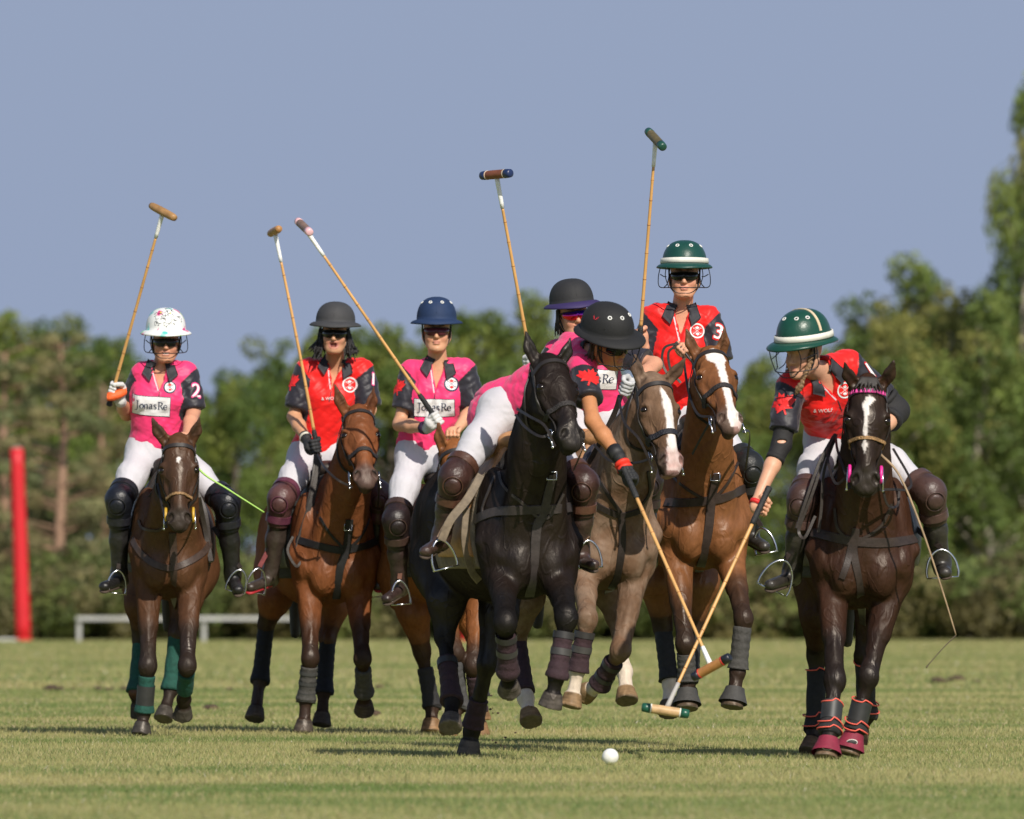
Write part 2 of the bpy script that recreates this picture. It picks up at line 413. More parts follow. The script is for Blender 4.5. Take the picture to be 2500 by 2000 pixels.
def nrm_rows(a): return a/(np.linalg.norm(a, axis=1)[:, None]+1e-9)
def tree_mesh(seed, kind):
    """unit trees about 6 m tall"""
    R = np.random.default_rng(seed); H = 6.0; mb = MB(); blobs = []
    if kind == 'pine':
        pts = [V3(0, 0, -.3), V3(.08, 0, 2), V3(.15, .05, 4), V3(.1, 0, 5.7)]; rr = .15
        mb.tube(crv(pts, 5), np.linspace(rr, .03, 16), 8)
        for i in range(110):
            z = R.uniform(.5, 5.9); q = (1-z/6.4)**.6*1.75+.15; a = R.uniform(0, 6.28); e = q*R.uniform(.35, 1)
            c = V3(math.cos(a)*e, math.sin(a)*e, z+e*.1); s = R.uniform(.18, .40)*(1.1-z/9)
            if seed == 104 and c[1] < .15 and abs(c[0]-.1) < .5 and z < 4.1: continue
            blobs.append((c, (s*1.2, s*1.2, s*.7)))
            mb.tube([V3(.1, 0, z-.15), c], [.022, .008], 5)
        cols = [(.22, .215, .095), (.27, .24, .11), (.17, .195, .08)]; lv = (17000, .052)
    else:
        pts = [V3(0, 0, -.3), V3(R.normal()*.1, 0, 1.5), V3(R.normal()*.15, 0, 3), V3(R.normal()*.2, 0, 4.8)]; rr = .14
        mb.tube(crv(pts, 5), np.linspace(rr, .04, 16), 8)
        for i in range(60):
            z = R.uniform(.9, 5.75); q = math.sin(min(1, (z+.4)/6.4)*math.pi)**.55*1.75
            if kind == 'birch': q = math.sin(min(1, (z+.3)/6.5)*math.pi)**.7*1.55
            a = R.uniform(0, 6.28); e = q*math.sqrt(R.uniform(.05, 1))
            e = e*(.55 if z > 4.9 else 1); c = V3(math.cos(a)*e, math.sin(a)*e, z+R.normal()*.1); s = R.uniform(.25, .6)
            if z > 5: s *= .6
            blobs.append((c, (s, s, s*(.8 if kind == 'oak' else .95))))
            if i % 2 == 0: mb.tube([V3(0, 0, max(.8, z-1.0)), c*V3(.5, .5, 1)-V3(0, 0, .3), c], [.05, .03, .01], 5)
        blobs += [(V3(0, 0, 5.0), (.5, .5, .5)), (V3(.2, -.2, 4.5), (.6, .6, .5)), (V3(-.3, .1, 4.2), (.6, .6, .5))]
        cols = [(.135, .185, .038), (.19, .22, .045), (.09, .14, .030)] if kind == 'oak' else [(.17, .215, .050), (.14, .195, .045), (.23, .225, .060), (.10, .145, .035)]
        lv = (17000, .062)
    V, Fq, C = leaf_cloud(R, blobs, lv[0], lv[1], cols)
    return mb, (V, Fq, C), H
def trees():
    bark = {'pine': mat('pine_bark', (.31, .19, .125), .9, noise=.3, nscale=12, bump=.5, bscale=20), 'oak': mat('oak_bark', (.12, .095, .07), .9, noise=.3, nscale=12),
            'birch': mat('birch_bark', (.35, .31, .25), .8, noise=.5, nscale=8)}
    leafm = mat('foliage', attr=True, rough=.6, spec=.3, trans=.25)
    proto = {}
    for kind, n in (('pine', 2), ('oak', 4), ('birch', 3)):
        for i in range(n):
            mb, (V, Fq, C), H = tree_mesh(100+i*7+len(kind), kind)
            proto[kind, i] = (np.concatenate(mb.v), mb.f, V, Fq, C)
    meshes = {}
    T = [  # px, top row, depth, kind, variant, width factor, label
        (-60, 735, 226, 'oak', 0, 1.1, 'dark green leafy tree at the left edge, half out of frame behind the pines'),
        (60, 700, 232, 'oak', 1, .9, 'tallest dark green tree at far left, its crown above the red goalpost'),
        (190, 745, 229, 'oak', 2, .9, 'dark tree whose crown fills the sky line left of the first raised mallet'),
        (285, 770, 233, 'oak', 3, .7, 'dark green tree right behind the white painted helmet'),
        (25, 815, 212, 'pine', 1, 1.0, 'olive pine behind the top of the red goalpost'),
        (136, 790, 197, 'pine', 0, 1.0, 'pine with a bare orange brown trunk between the red goalpost and the leftmost rider'),
        (260, 900, 206, 'pine', 1, .9, 'pine just behind the leftmost rider\'s raised glove'),
        (390, 870, 214, 'oak', 0, .8, 'green tree behind the leftmost rider\'s helmet'),
        (480, 920, 222, 'oak', 3, .7, 'low tree under the dip in the tree line right of the leftmost rider'),
        (570, 885, 204, 'oak', 1, .8, 'round green tree between the two leftmost riders'),
        (665, 800, 210, 'oak', 2, .9, 'green tree rising left of the shouting rider in the charcoal helmet'),
        (760, 780, 216, 'oak', 0, .8, 'tree directly behind the grey capped rider'),
        (860, 745, 218, 'oak', 3, .9, 'green tree between the grey cap and the navy helmet'),
        (960, 735, 211, 'oak', 1, .9, 'tree behind the slanting mallet and left of the navy helmet'),
        (1075, 760, 221, 'oak', 2, .9, 'green tree behind the navy helmeted rider'),
        (1180, 700, 213, 'oak', 3, .95, 'tall green tree at the foot of the raised brown headed mallet'),
        (1285, 690, 219, 'oak', 0, .8, 'bright tree with a spiky top right of the raised brown headed mallet'),
        (1385, 800, 214, 'oak', 1, .85, 'green tree hidden behind the two black helmets'),
        (1500, 830, 222, 'oak', 2, .9, 'green tree behind the leaning pink rider\'s head'),
        (1620, 860, 216, 'oak', 3, .9, 'dark tree behind the red shirted rider in the middle'),
        (1745, 850, 219, 'oak', 1, .9, 'dark tree behind the blazed bay horse\'s head'),
        (1850, 850, 226, 'oak', 0, .8, 'low tree in the gap between the two green helmets'),
        (1960, 880, 221, 'oak', 2, .9, 'low tree behind the right hand rider\'s bent body'),
        (2060, 850, 224, 'oak', 3, .8, 'dark tree behind the rightmost rider\'s back'),
        (2130, 690, 207, 'birch', 0, 1.0, 'yellow green tree right of the rightmost rider\'s helmet'),
        (2235, 625, 212, 'birch', 1, 1.0, 'tall yellow green tree right of the rightmost rider'),
        (2335, 650, 205, 'birch', 2, 1.0, 'yellow green tree between the two tallest trees at right'),
        (2425, 660, 215, 'birch', 0, .6, 'slender yellow green tree beside the tallest tree at the right edge'),
        (2165, 715, 199, 'birch', 2, .9, 'low yellow green tree close behind the rightmost rider'),
        (2290, 650, 219, 'birch', 0, 1.1, 'wide tree behind the second tallest crown at the right'),
        (2400, 720, 200, 'birch', 1, 1.0, 'broad low tree in front of the right edge trees'),
        (2505, 190, 203, 'birch', 1, .42, 'tallest tree, reaching high up the right edge of the picture'),
        (2670, 300, 210, 'birch', 2, .7, 'big tree mostly outside the right edge'),
    ]
    for px, top, Y, kind, v, wf, lab in T:
        p = W(px, HZ, Y); hgt = CZ+(HZ-top)*Y/F; sc = hgt/6.1
        key = (kind, v)
        if key not in meshes:
            tv, tf, V, Fq, C = proto[key]
            t0 = mesh_obj(kind+'_trunk', tv, tf, bark[kind]); c0 = mesh_obj(kind+'_crown', V, Fq, leafm, col=C, smooth=False)
            meshes[key] = (t0.data, c0.data); bpy.data.objects.remove(t0); bpy.data.objects.remove(c0)
        e = bpy.data.objects.new(kind+'_tree', None); scene.collection.objects.link(e)
        e.location = (p[0], Y, 0); e.scale = (sc*wf*1.0, sc*wf, sc)
        e.rotation_euler = (0, 0, 0.0 if kind == 'pine' and v == 0 else random.uniform(0, 6.28))
        tag(e, lab, 'tree', 'trees beyond the end of the field')
        for nme, me in (('trunk', meshes[key][0]), ('crown', meshes[key][1])):
            o = bpy.data.objects.new(nme, me); scene.collection.objects.link(o); o.parent = e
    # understorey shrubs along the field's end
    sh = []
    for i in range(3):
        R = np.random.default_rng(500+i)
        bl = [((R.normal()*.55, R.normal()*.3, R.uniform(.15, .75)), (R.uniform(.3, .5),)*2+(R.uniform(.25, .4),)) for _ in range(14)]
        V, Fq, C = leaf_cloud(R, bl, 5000, .055, [(.10, .13, .035), (.14, .165, .045), (.17, .15, .06)])
        o = mesh_obj('shrub', V, Fq, leafm, col=C, smooth=False); sh.append(o.data); bpy.data.objects.remove(o)
    xs = np.arange(-60, 2620, 62)
    for i, x in enumerate(xs):
        Y = 188+(i*37 % 7)*1.3; p = W(x, HZ, Y)
        o = bpy.data.objects.new('shrub', sh[i % 3]); scene.collection.objects.link(o)
        s = 1.0+((i*53) % 10)/14
        o.location = (p[0], Y, -.05); o.scale = (s*1.1, s, s*.95); o.rotation_euler = (0, 0, i*1.3)
        edge = 'low green shrub at the field edge, %s from the left' % ordw(i)
        tag(o, edge, 'shrub', 'shrubs along the field edge')
def ordw(i):
    one = ['', 'first', 'second', 'third', 'fourth', 'fifth', 'sixth', 'seventh', 'eighth', 'ninth', 'tenth', 'eleventh', 'twelfth', 'thirteenth', 'fourteenth', 'fifteenth', 'sixteenth', 'seventeenth', 'eighteenth', 'nineteenth']
    n = i+1; t = {2: 'twentieth', 3: 'thirtieth', 4: 'fortieth'}; tt = {2: 'twenty', 3: 'thirty', 4: 'forty'}
    return one[n] if n < 20 else (t[n//10] if n % 10 == 0 else tt[n//10]+' '+one[n % 10])
def goal_and_rail():
    red = mat('red_vinyl', (.58, .010, .018), .5, noise=.06, nscale=3)
    # left post
    for (xb, xt, yt, lab) in ((57, 41, 1095, 'tall red padded goalpost leaning slightly at the left of the field'),
                              (1142, 1142, 1100, 'red goalpost whose foot shows between the horses\' legs in the middle')):
        Y = 185.0; a = W(xb, 0, Y); b = W(xt, yt, Y); a[2] = 0
        e = bpy.data.objects.new('goalpost', None); e.location = a; scene.collection.objects.link(e); e['_o'] = list(map(float, a))
        tag(e, lab, 'goalpost', 'red goalposts')
        MB().tube(crv([a, (a+b)/2, b], 6), [.128]+[.115]*12 if False else np.linspace(.125, .105, 7+6)[:len(crv([a, (a+b)/2, b], 6))], 20).build('padding', red, e)
        MB().tube([b, b+V3(0, 0, .03)], [.09, .07], 16).build('top_cap', mat('dusty_cap', (.35, .3, .25), .8), e)
        MB().tube([a+V3(0, 0, .0), a+V3(0, 0, .05)], [.14, .132], 20).build('base_collar', red, e)
    wht = mat('white_board', (.40, .40, .385), .7, noise=.15, nscale=4)
    Y = 182.0
    e = bpy.data.objects.new('rail_fence', None); o = W(188, 0, Y); o[2] = 0; e.location = o; scene.collection.objects.link(e); e['_o'] = list(map(float, o))
    tag(e, 'low white rail fence with a wide board on top behind the left horses', 'fence')
    a = W(186, 1506, Y); b = W(800, 1506, Y); z0, z1 = W(0, 1515, Y)[2], W(0, 1505, Y)[2]
    mb = MB(); mb.box(((a[0]+b[0])/2, Y, (z0+z1)/2), V3((b[0]-a[0])/2, 0, 0), V3(0, .03, 0), V3(0, 0, (z1-z0)/2)); mb.build('rail', wht, e, smooth=False)
    for px in (193, 498, 800):
        c = W(px, 0, Y); MB().box((c[0], Y+.06, z0/2+.02), V3(.032, 0, 0), V3(0, .028, 0), V3(0, 0, z0/2+.02)).build('post', wht, e, smooth=False)
    c = W(8, 0, 184); mb = MB()
    mb.box((c[0], 184, .02), V3(.24, 0, 0), V3(0, .15, 0), V3(0, 0, .018)); mb.box((c[0]-.02, 184, .044), V3(.2, 0, 0), V3(0, .12, 0), V3(0, 0, .007))
    o = mb.build('ground_board', wht, origin=V3(c[0], 184, 0), smooth=False); tag(o, 'white board lying in the grass left of the red goalpost', 'board')
def divots_and_ball():
    soil = mat('soil', (.07, .045, .028), .95, noise=.4, nscale=30, bump=.8, bscale=60)
    D = [(118, 1681, .05, 'dark soil clod farthest left on the grass'), (148, 1682, .035, 'second soil clod from the left edge'), (180, 1681, .02, 'tiny soil crumb third from the left edge'),
         (242, 1681, .03, 'soil clod left of the leftmost horse\'s green wraps'), (262, 1682, .03, 'soil clod touching its neighbour just left of the leftmost horse'), (305, 1681, .03, 'soil clod right beside the leftmost horse\'s hind wrap'),
         (515, 1728, .035, 'reddish divot between the two leftmost horses'), (560, 1682, .02, 'small clod left of the bay horse\'s hind hoof'), (905, 1744, .05, 'brown divot below the bay horse\'s raised front hoof'),
         (925, 1676, .025, 'faint clod right of the bay horse\'s front leg'), (2290, 1663, .05, 'flat dark soil patch right of the rightmost horse'), (2333, 1659, .055, 'raised dark divot farthest right on the grass'), (2385, 1663, .025, 'small crumb right of the raised divot')]
    for i, (px, py, r, lab) in enumerate(D):
        Y = CZ*F/(py-HZ+4); p = W(px, 0, Y); p[2] = 0
        S = Sdf(); R = np.random.default_rng(i)
        for _ in range(5): S.ell(p+V3(R.uniform(-1, 1)*r*.8, R.uniform(-1, 1)*r*.6, r*.25), (r*R.uniform(.8, 1.1), r*.8, r*R.uniform(.4, .8)), k=.01)
        V, Fq = S.mesh(.012); N = normals(V, Fq); V = V+N*(.006*nz(V, 90, i))[:, None]
        o = mesh_obj('soil_clod', V, Fq, soil, origin=p); tag(o, lab, 'soil clod', 'turf divots on the field')
    # kicked-up crumbs behind the black horse's planted hoof
    for i in range(16):
        R = np.random.default_rng(900+i); px = 1195+R.uniform(-12, 100)*(1 if i % 2 else .4); py = 1835-R.uniform(0, 150)
        p = W(px, py, 61.2+R.uniform(-.3, .3)); r = R.uniform(.0035, .009)
        o = MB().ball((0, 0, 0), (r, r*.8, r*.7), n=7, m=5).build('dirt_crumb', soil, origin=np.zeros(3)); o.location = p
        tag(o, 'tiny crumb of dirt flying up behind the black horse\'s planted hoof', 'dirt', 'dirt kicked up by the black horse')
    Y = CZ*F/(1868-HZ); c = W(1490, 1850, Y); c[2] = .041
    mb = MB(); mb.ball((0, 0, 0), .041, n=32, m=20); V = np.concatenate(mb.v); V *= (1+.012*nz(V, 60, 4)[:, None]*.5)
    mb.v = [V]; o = mb.build('polo_ball', mat('ball_plastic', (.78, .77, .72), .55, noise=.12, nscale=25, bump=.2, bscale=40), origin=np.zeros(3)); o.location = (c[0], Y, .041)
    tag(o, 'scuffed white polo ball lying on the grass', 'ball')
# ---------------------------------------------------------------- horses
class Frame:
    def __init__(s, o, r, f, u): s.o, s.r, s.f, s.u = map(lambda a: np.array(a, float), (o, r, f, u))
    def p(s, a, b, c): return s.o+s.r*a+s.f*b+s.u*c
    def m(s): return (s.r, s.f, s.u)
def pt(j, Y): return W(j[0], j[1], Y+j[2])
LEATHER = dict(rough=.5, noise=.25, nscale=30, bump=.12, bscale=90, spec=.4)
def build_horse(H):
    Y = H['Y']; sc = H.get('scale', 1.0); h = .0085
    up0 = V3(0, 0, 1); yaw = math.radians(H.get('yaw', 0)); pit = math.radians(H.get('pitch', 0))
    f = V3(math.sin(yaw)*math.cos(pit), -math.cos(yaw)*math.cos(pit), math.sin(pit)); r = nrm(np.cross(up0, f)); u = np.cross(f, r); u = u if u[2] > 0 else -u
    r = nrm(np.cross(u, f)); roll = math.radians(H.get('roll', 0))
    r, u = r*math.cos(roll)+u*math.sin(roll), u*math.cos(roll)-r*math.sin(roll)
    B = Frame(W(H['G'][0], H['G'][1], Y), r*sc, f*sc, u*sc); fm = (nrm(r), nrm(f), nrm(u))
    wd = H.get('width', 1.0)
    S = Sdf(); E = lambda c, rr, k=.06, **kw: S.ell(B.p(*c), np.array(rr)*sc, fm, k, **kw)
    E((0, -.66, .04), (.285*wd, .62, .33)); E((0, -.85, -.06), (.27*wd, .50, .27)); E((0, -.12, -.02), (.20*wd, .26, .30))
    E((0, -1.27, .15), (.265, .36, .27)); E((0, -.34, .32), (.09, .28, .14), .10)
    for s in (-1, 1):
        E((s*.155*wd, -.13, .06), (.095, .17, .30), .06)            # shoulder
        E((s*.19*wd, -.02, -.08), (.065, .11, .12), .05)            # point of shoulder
        E((s*.086*wd, .062, -.13), (.088, .092, .140), .032)        # pectorals
        E((s*.17, -1.34, -.04), (.125, .24, .31), .07)
        S.cap(B.p(s*.09*wd, -.24, .30), B.p(s*.235*wd, -.03, -.02), .045*sc, .050*sc, .03); S.cap(B.p(s*.03, .03, .16), B.p(s*.145*wd, .06, -.10), .055*sc, .055*sc, .025)
    P = pt(H['poll'], Y); Nn = pt(H['nose'], Y); t = nrm(Nn-P); n0 = nrm(H['face']); n = nrm(n0-t*float(n0@t)); w = nrm(np.cross(n, t)); n = np.cross(t, w)
    L = float(np.linalg.norm(Nn-P)); hs = H.get('head', 1.06); hl = L/.575
    hd = Frame(P, w*hs, t*hl, n*hs); hf = (w, t, n)
    HP = lambda a, b, c: hd.p(a, b, c)
    HE = lambda c, rr, k=.03, **kw: S.ell(HP(*c), (rr[0]*hs, rr[1]*hl, rr[2]*hs), hf, k, **kw)
    HC = lambda a, b, ra, rb, k=.03, **kw: S.cap(HP(*a), HP(*b), ra*hs, rb*hs, k, **kw)
    # neck
    nb = B.p(0, -.08, .06); ne = HP(0, .06, -.10); nm = (nb+ne)/2+B.f*.02+H.get('nbend', 0)*w; nc = B.p(0, -.30, .30); ne2 = HP(0, -.005, -.10)
    side = nrm(fm[0]+w*.6)
    S.cap(nb, nm, .215*sc, .158, .07, flat=(side, .66)); S.cap(nm, ne, .158, .115, .07, flat=(side, .72))
    S.cap(nc, nm+(nc-nb)*.45, .13*sc, .085, .07, flat=(side, .55)); S.cap(nm+(nc-nb)*.45, ne2, .085, .06, .06, flat=(side, .75))
    for s in (-1, 1):   # jugular groove muscles
        S.cap(HP(s*.05, .12, -.15), B.p(s*.10, .05, .02), .055, .075, .05)
    # legs
    legs = []
    for key, s, fr in (('FA', -1, 1), ('FB', 1, 1), ('HA', -1, 0), ('HB', 1, 0)):
        if key not in H: continue
        J = [pt(j, Y) for j in H[key]]
        if fr:
            top = B.p(s*.145*wd, -.06, -.18) if 'elb' not in H else B.p(s*.145*wd, *H['elb'])
            K, Fe, T = J[:3]; d = nrm(K-top); fo = nrm(np.cross(d, fm[0]))
            S.cap(B.p(s*.15*wd, -.08, -.02), top, .105*sc, .088*sc, .05); S.cap(top, top+(K-top)*.55, .086*sc, .062*sc, .045); S.cap(top+(K-top)*.55, K, .056*sc, H.get('fk', .0445)*sc, .02)
            S.cap(top+(K-top)*.1+fo*.03+fm[0]*s*.02, top+(K-top)*.6+fo*.02+fm[0]*s*.012, .055*sc, .030*sc, .02)
            S.cap(top+(K-top)*.05-fm[0]*s*.03, top+(K-top)*.5-fm[0]*s*.02, .058*sc, .032*sc, .02)
            S.cap(top+(K-top)*.30+fo*.052*sc, top+(K-top)*.80+fo*.040*sc, .026*sc, .014*sc, .008); S.cap(top+(K-top)*.15+fo*.045*sc+fm[0]*s*.045*sc, top+(K-top)*.65+fo*.03*sc+fm[0]*s*.030*sc, .026*sc, .014*sc, .010)
            S.ell(K, np.array((.0435, .042, .062))*sc, None, .045); S.ell(K+V3(0, -.018, 0), np.array((.040, .034, .048))*sc, None, .03)
            S.cap(K, Fe, .037*sc, .033*sc, .03); bk = nrm(np.cross(nrm(Fe-K), fm[0])); bk = -bk if bk[1] < 0 else bk
            S.cap(K+bk*.028, Fe+bk*.025, .020, .022, .02)
        else:
            top = B.p(s*.165, -1.30, -.14); K, Fe, T = J[:3]; st = (top+K)/2+B.f*.10
            S.cap(top, st, .15*sc, .095*sc, .06); S.cap(st, K, .098*sc, .050*sc, .04); S.ell(K, (.044, .055, .06), None, .03)
            S.cap(K, Fe, .040, .035, .03)
        S.ell(Fe, np.array((.043, .045, .046))*sc, None, .03)
        d = nrm(T-Fe); lt = float(np.linalg.norm(T-Fe)); cor = T-d*.078
        S.cap(Fe, cor, .033*sc, .038*sc, .02); S.frustum(cor-d*.004, T, .047*sc, .064*sc, .008)
        legs.append((key, top, K, Fe, cor, T))
    # head
    HC((0, .05, -.075), (0, .20, -.065), .082, .088); HE((0, .12, -.03), (.072, .13, .04))
    HC((0, .2, -.052), (0, .43, -.045), .068, .046, .03)
    HC((0, .16, -.02), (0, .44, -.012), .05, .030, .02)
    for s in (-1, 1):
        HE((s*.082, .170, -.040), (.030, .030, .034), .02); HE((s*.086, .20, -.055), (.026, .03, .03), .02); HE((s*.048, .22, -.135), (.045, .115, .095), .03)
        HC((s*.080, .235, -.075), (s*.052, .37, -.058), .020, .012, .02)
        HE((s*.043, .495, -.034), (.029, .045, .032), .02)
    HC((0, .24, -.165), (0, .49, -.100), .047, .034, .03)
    HE((0, .485, -.055), (.058, .075, .052)); HE((0, .548, -.055), (.048, .032, .036), .02); HE((0, .535, -.098), (.036, .034, .032), .02)
    HC((-.06, .545, -.080), (.06, .545, -.080), .006, .006, .01, op='s')
    for s in (-1, 1):
        HE((s*.044, .50, -.004), (.014, .026, .026), .008, op='s'); HE((s*.056, .512, -.018), (.011, .020, .022), .008, op='s')
        HE((s*.106, .190, -.022), (.020, .016, .018), .010, op='s')
    ears = []
    for s, tip in zip((-1, 1), H['ears']):
        b = HP(s*.052, .012, -.075); tp = pt(tip, Y); m = b*.5+tp*.5+w*s*.012*hs; d = nrm(tp-b)
        en = nrm(n-d*float(n@d)); en = nrm(en+w*s*.35)
        S.cap(b, m, .036, .034, .02, flat=(en, .6)); S.cap(m, tp-d*.01, .032, .009, .012, flat=(en, .6))
        S.cap(b+d*.045+en*.026, m+d*.03+en*.020, .019, .010, .010, op='s'); ears.append((b, m, tp, en, d))
    V, Fq = S.mesh(h); V = relax(V, Fq, 1, .4); N = normals(V, Fq)
    V = V+N*(.0026*nz(V, 14, H['seed'], 2)-.0035*np.exp(-(nz(V*[1, 1, .55], 9, H['seed']+40, 2)/.10)**2))[:, None]
    # coat colours in patches
    base = np.array(H['coat'], float); C = np.tile(base, (len(V), 1)); pts = np.array(H.get('points', (.016, .012, .010)))
    C *= (1+.16*nz(V, 5, H['seed']+3, 3))[:, None]
    if 'roan' in H: C = mixc(C, H['roan'], sstep(.5+.5*nz(V, 38, 5, 3))*H.get('roanw', .7))
    lw = np.zeros(len(V))
    for key, top, K, Fe, cor, T in legs:
        p0 = K+(top-K)*H.get('dark', .35)
        lw = np.maximum(lw, wcap(V, p0, K, .085, .085, .10)); lw = np.maximum(lw, wcap(V, K, T, .10, .10, .03))
    C = mixc(C, pts, lw*H.get('dlw', .92))
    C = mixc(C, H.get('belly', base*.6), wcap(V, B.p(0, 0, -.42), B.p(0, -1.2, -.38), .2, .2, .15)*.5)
    q = np.stack([(V-P)@w/hs, (V-P)@t/hl, (V-P)@n/hs], 1)
    inhead = (np.abs(q[:, 0]) < .16) & (q[:, 1] > -.05) & (q[:, 1] < .62) & (q[:, 2] > -.26)
    if 'headc' in H: C = mixc(C, H['headc'], inhead*sstep((q[:, 1]+.02)/.15)*.8)
    mz = sstep((q[:, 1]-.40)/.08)*inhead; C = mixc(C, H.get('muzzle', (.03, .024, .02)), mz*.85)
    for b, m, tp, en, d in ears:
        C = mixc(C, base*.5+.01, wcap(V, m, tp, .04, .02, .02)*.6)
        C = mixc(C, base*.35+.012, wcap(V, b+en*.035, tp+en*.01, .022, .008, .012)*.8)
    for s in (-1, 1):
        C = mixc(C, (.008, .006, .005), wcap(V, HP(s*.05, .485, -.004), HP(s*.053, .515, -.016), .015*hs, .013*hs, .008))
        C = mixc(C, base*.3, wcap(V, HP(s*.10, .18, -.04), HP(s*.10, .20, -.04), .026, .026, .02)*.7)
    for bz in ([H['blaze']] if 'blaze' in H else []):   # list of (t, centre, halfwidth) stations
        tt = np.array([a[0] for a in bz]); ce = np.interp(q[:, 1], tt, [a[1] for a in bz]); wi = np.interp(q[:, 1], tt, [a[2] for a in bz], 0, 0)
        e = (wi+.004*nz(V, 70, 8)-np.abs(q[:, 0]-ce))/.005
        C = mixc(C, H.get('blazec', (.72, .66, .62)), sstep(.5+e)*(wi > .0015)*(q[:, 2] > -.075)*inhead*(q[:, 1] > tt[0])*(q[:, 1] < tt[-1]))
    if 'pink' in H:
        t0, c0, ww = H['pink']; C = mixc(C, (.50, .29, .26), sstep((q[:, 1]-t0)/.05)*sstep(.5+(ww-np.abs(q[:, 0]-c0))/.015)*inhead*.9*(.75+.25*nz(V, 50, 3)))
        for s in (-1, 1): C = mixc(C, (.05, .03, .028), wcap(V, HP(s*.05, .485, -.004), HP(s*.053, .515, -.016), .012*hs, .011*hs, .008))
    C = mixc(C, (.012, .008, .007), (np.abs(q[:, 1]-.545) < .006)*inhead*(q[:, 2] > -.12)*(q[:, 2] < -.05)*.8*(np.abs(q[:, 0]) > .015))
    for key, top, K, Fe, cor, T in legs:
        if key in H.get('socks', {}): C = mixc(C, (.62, .52, .42), wcap(V, Fe+(K-Fe)*H['socks'][key], cor, .08, .08, .02))
        d = nrm(T-cor); ht = (V-cor)@d; hr = np.linalg.norm(V-cor-ht[:, None]*d, axis=1)
        wv = (hr < .085)*sstep((ht+.003)/.006)*(ht < .1)
        hc = np.array(H.get('hoof', (.10, .08, .06))); hcc = hc*.7*(1+.10*np.sin(ht*330)[:, None]+.35*nz(V*[1, 1, 2.5], 40, 4)[:, None])
        C = C+(hcc-C)*wv[:, None]
        C = mixc(C, (.20, .17, .13), wv*sstep((ht-.072)/.004)*.5)
    C = np.clip(C, .003, .9)
    org = W(H['G'][0], H['G'][1], Y); org[2] = 0
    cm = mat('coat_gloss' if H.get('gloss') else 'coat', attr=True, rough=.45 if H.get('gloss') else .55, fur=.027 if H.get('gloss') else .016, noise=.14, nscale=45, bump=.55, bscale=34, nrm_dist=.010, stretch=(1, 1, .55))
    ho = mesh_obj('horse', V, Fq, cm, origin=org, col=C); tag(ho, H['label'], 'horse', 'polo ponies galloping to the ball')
    T_ = bvh(V, Fq)
    eye = mat('horse_eye', (.010, .006, .004), .12, spec=.45)
    for s in (-1, 1): MB().ball(HP(s*.0895, .190, -.041), .0225*hs, n=16, m=10).build('eye', eye, ho)
    # ---- tack
    br = H.get('tack', (.022, .017, .015)); lm = mat('tack_%02x%02x' % (int(br[0]*999) % 256, int(br[1]*999) % 256), br, **LEATHER)
    metal = mat('steel', (.62, .62, .64), .22, metal=1.0, noise=.1)
    def proj(p, lift=.0):
        loc, nn, i, d = T_.find_nearest(Vector(p)); return np.array(loc)+np.array(nn)*lift, np.array(nn)
    def hstrap(mb, pts, wdt, th=.005, n=8, closed=False, lift=.0015):
        Q = crv([HP(*p) for p in pts], n); R = [proj(p, lift) for p in Q]
        Pp = np.array([a for a, b in R]); Nn_ = np.array([b for a, b in R])
        if len(Pp) > 4:
            Pp = (np.concatenate([Pp[:1], Pp[:-1]])+Pp*2+np.concatenate([Pp[1:], Pp[-1:]]))/4
            Nn_ = Nn_+np.concatenate([Nn_[:1], Nn_[:-1]])+np.concatenate([Nn_[1:], Nn_[-1:]]); Nn_ /= np.linalg.norm(Nn_, axis=1)[:, None]
            Pp = Pp+Nn_*.0015
        mb.ribbon(Pp, Nn_, wdt, th)
    bd = MB()
    for s in (-1, 1):
        hstrap(bd, [(s*.065, -.03, -.12), (s*.10, .03, -.08), (s*.125, .15, -.085), (s*.11, .28, -.10), (s*.085, .36, -.10), (s*.075, .44, -.085)], .018)
        hstrap(bd, [(s*.09, -.02, -.13), (s*.115, .1, -.16), (s*.09, .24, -.25), (0, .27, -.30)], .014)
    hstrap(bd, [(-.065, -.03, -.12), (0, -.05, -.13), (.065, -.03, -.12)], .022)
    bridle = bd.build('bridle', lm, ho)
    bb = MB(); hstrap(bb, [(-.115, .075, -.09), (-.085, .055, -.02), (0, .048, .03), (.085, .055, -.02), (.115, .075, -.09)], .026)
    bbo = bb.build('browband', mat('brow_%s' % H['name'], H.get('brow', br), .5, noise=.2), bridle)
    if H.get('zigzag'):
        zz = MB(); k = 11
        for i in range(k):
            a = -.088+i*.0176
            for j, (dx, dt) in enumerate([(0, 0)]):
                q3 = []
                for (ex, et) in ((-.0088, .060), (.0088, .060), (0, .036)):
                    xx = a+ex; cc = .03-abs(xx)*.9*.6; pp, nn2 = proj(HP(xx, et, cc), .0115); q3.append(pp)
                zz.add(q3+[p-n*.002 for p in q3], [(0, 1, 2), (5, 4, 3), (0, 3, 4, 1), (1, 4, 5, 2), (2, 5, 3, 0)])
        zz.build('zigzag_trim', mat('pink_trim', (.75, .06, .32), .6), bbo)
    nbm = MB(); nt = H.get('noseband', (.335, .028)); Q = []
    for i in range(9):
        a = -math.pi*.5+math.pi*2*(i)/9
    ang = np.linspace(-math.radians(140), math.radians(140), 9)
    hstrap(nbm, [(.12*math.sin(a), nt[0]+.02*(1-math.cos(a))*.7, -.06+.09*math.cos(a)) for a in ang], nt[1], .006, 5)
    nbm.build('noseband', mat('rope' if H.get('rope') else 'nose_%s' % H['name'], (.30, .17, .07) if H.get('rope') else H.get('nosec', br), .6, noise=.5 if H.get('rope') else .2, nscale=90, bump=.8, bscale=120), bridle)
    bits = []
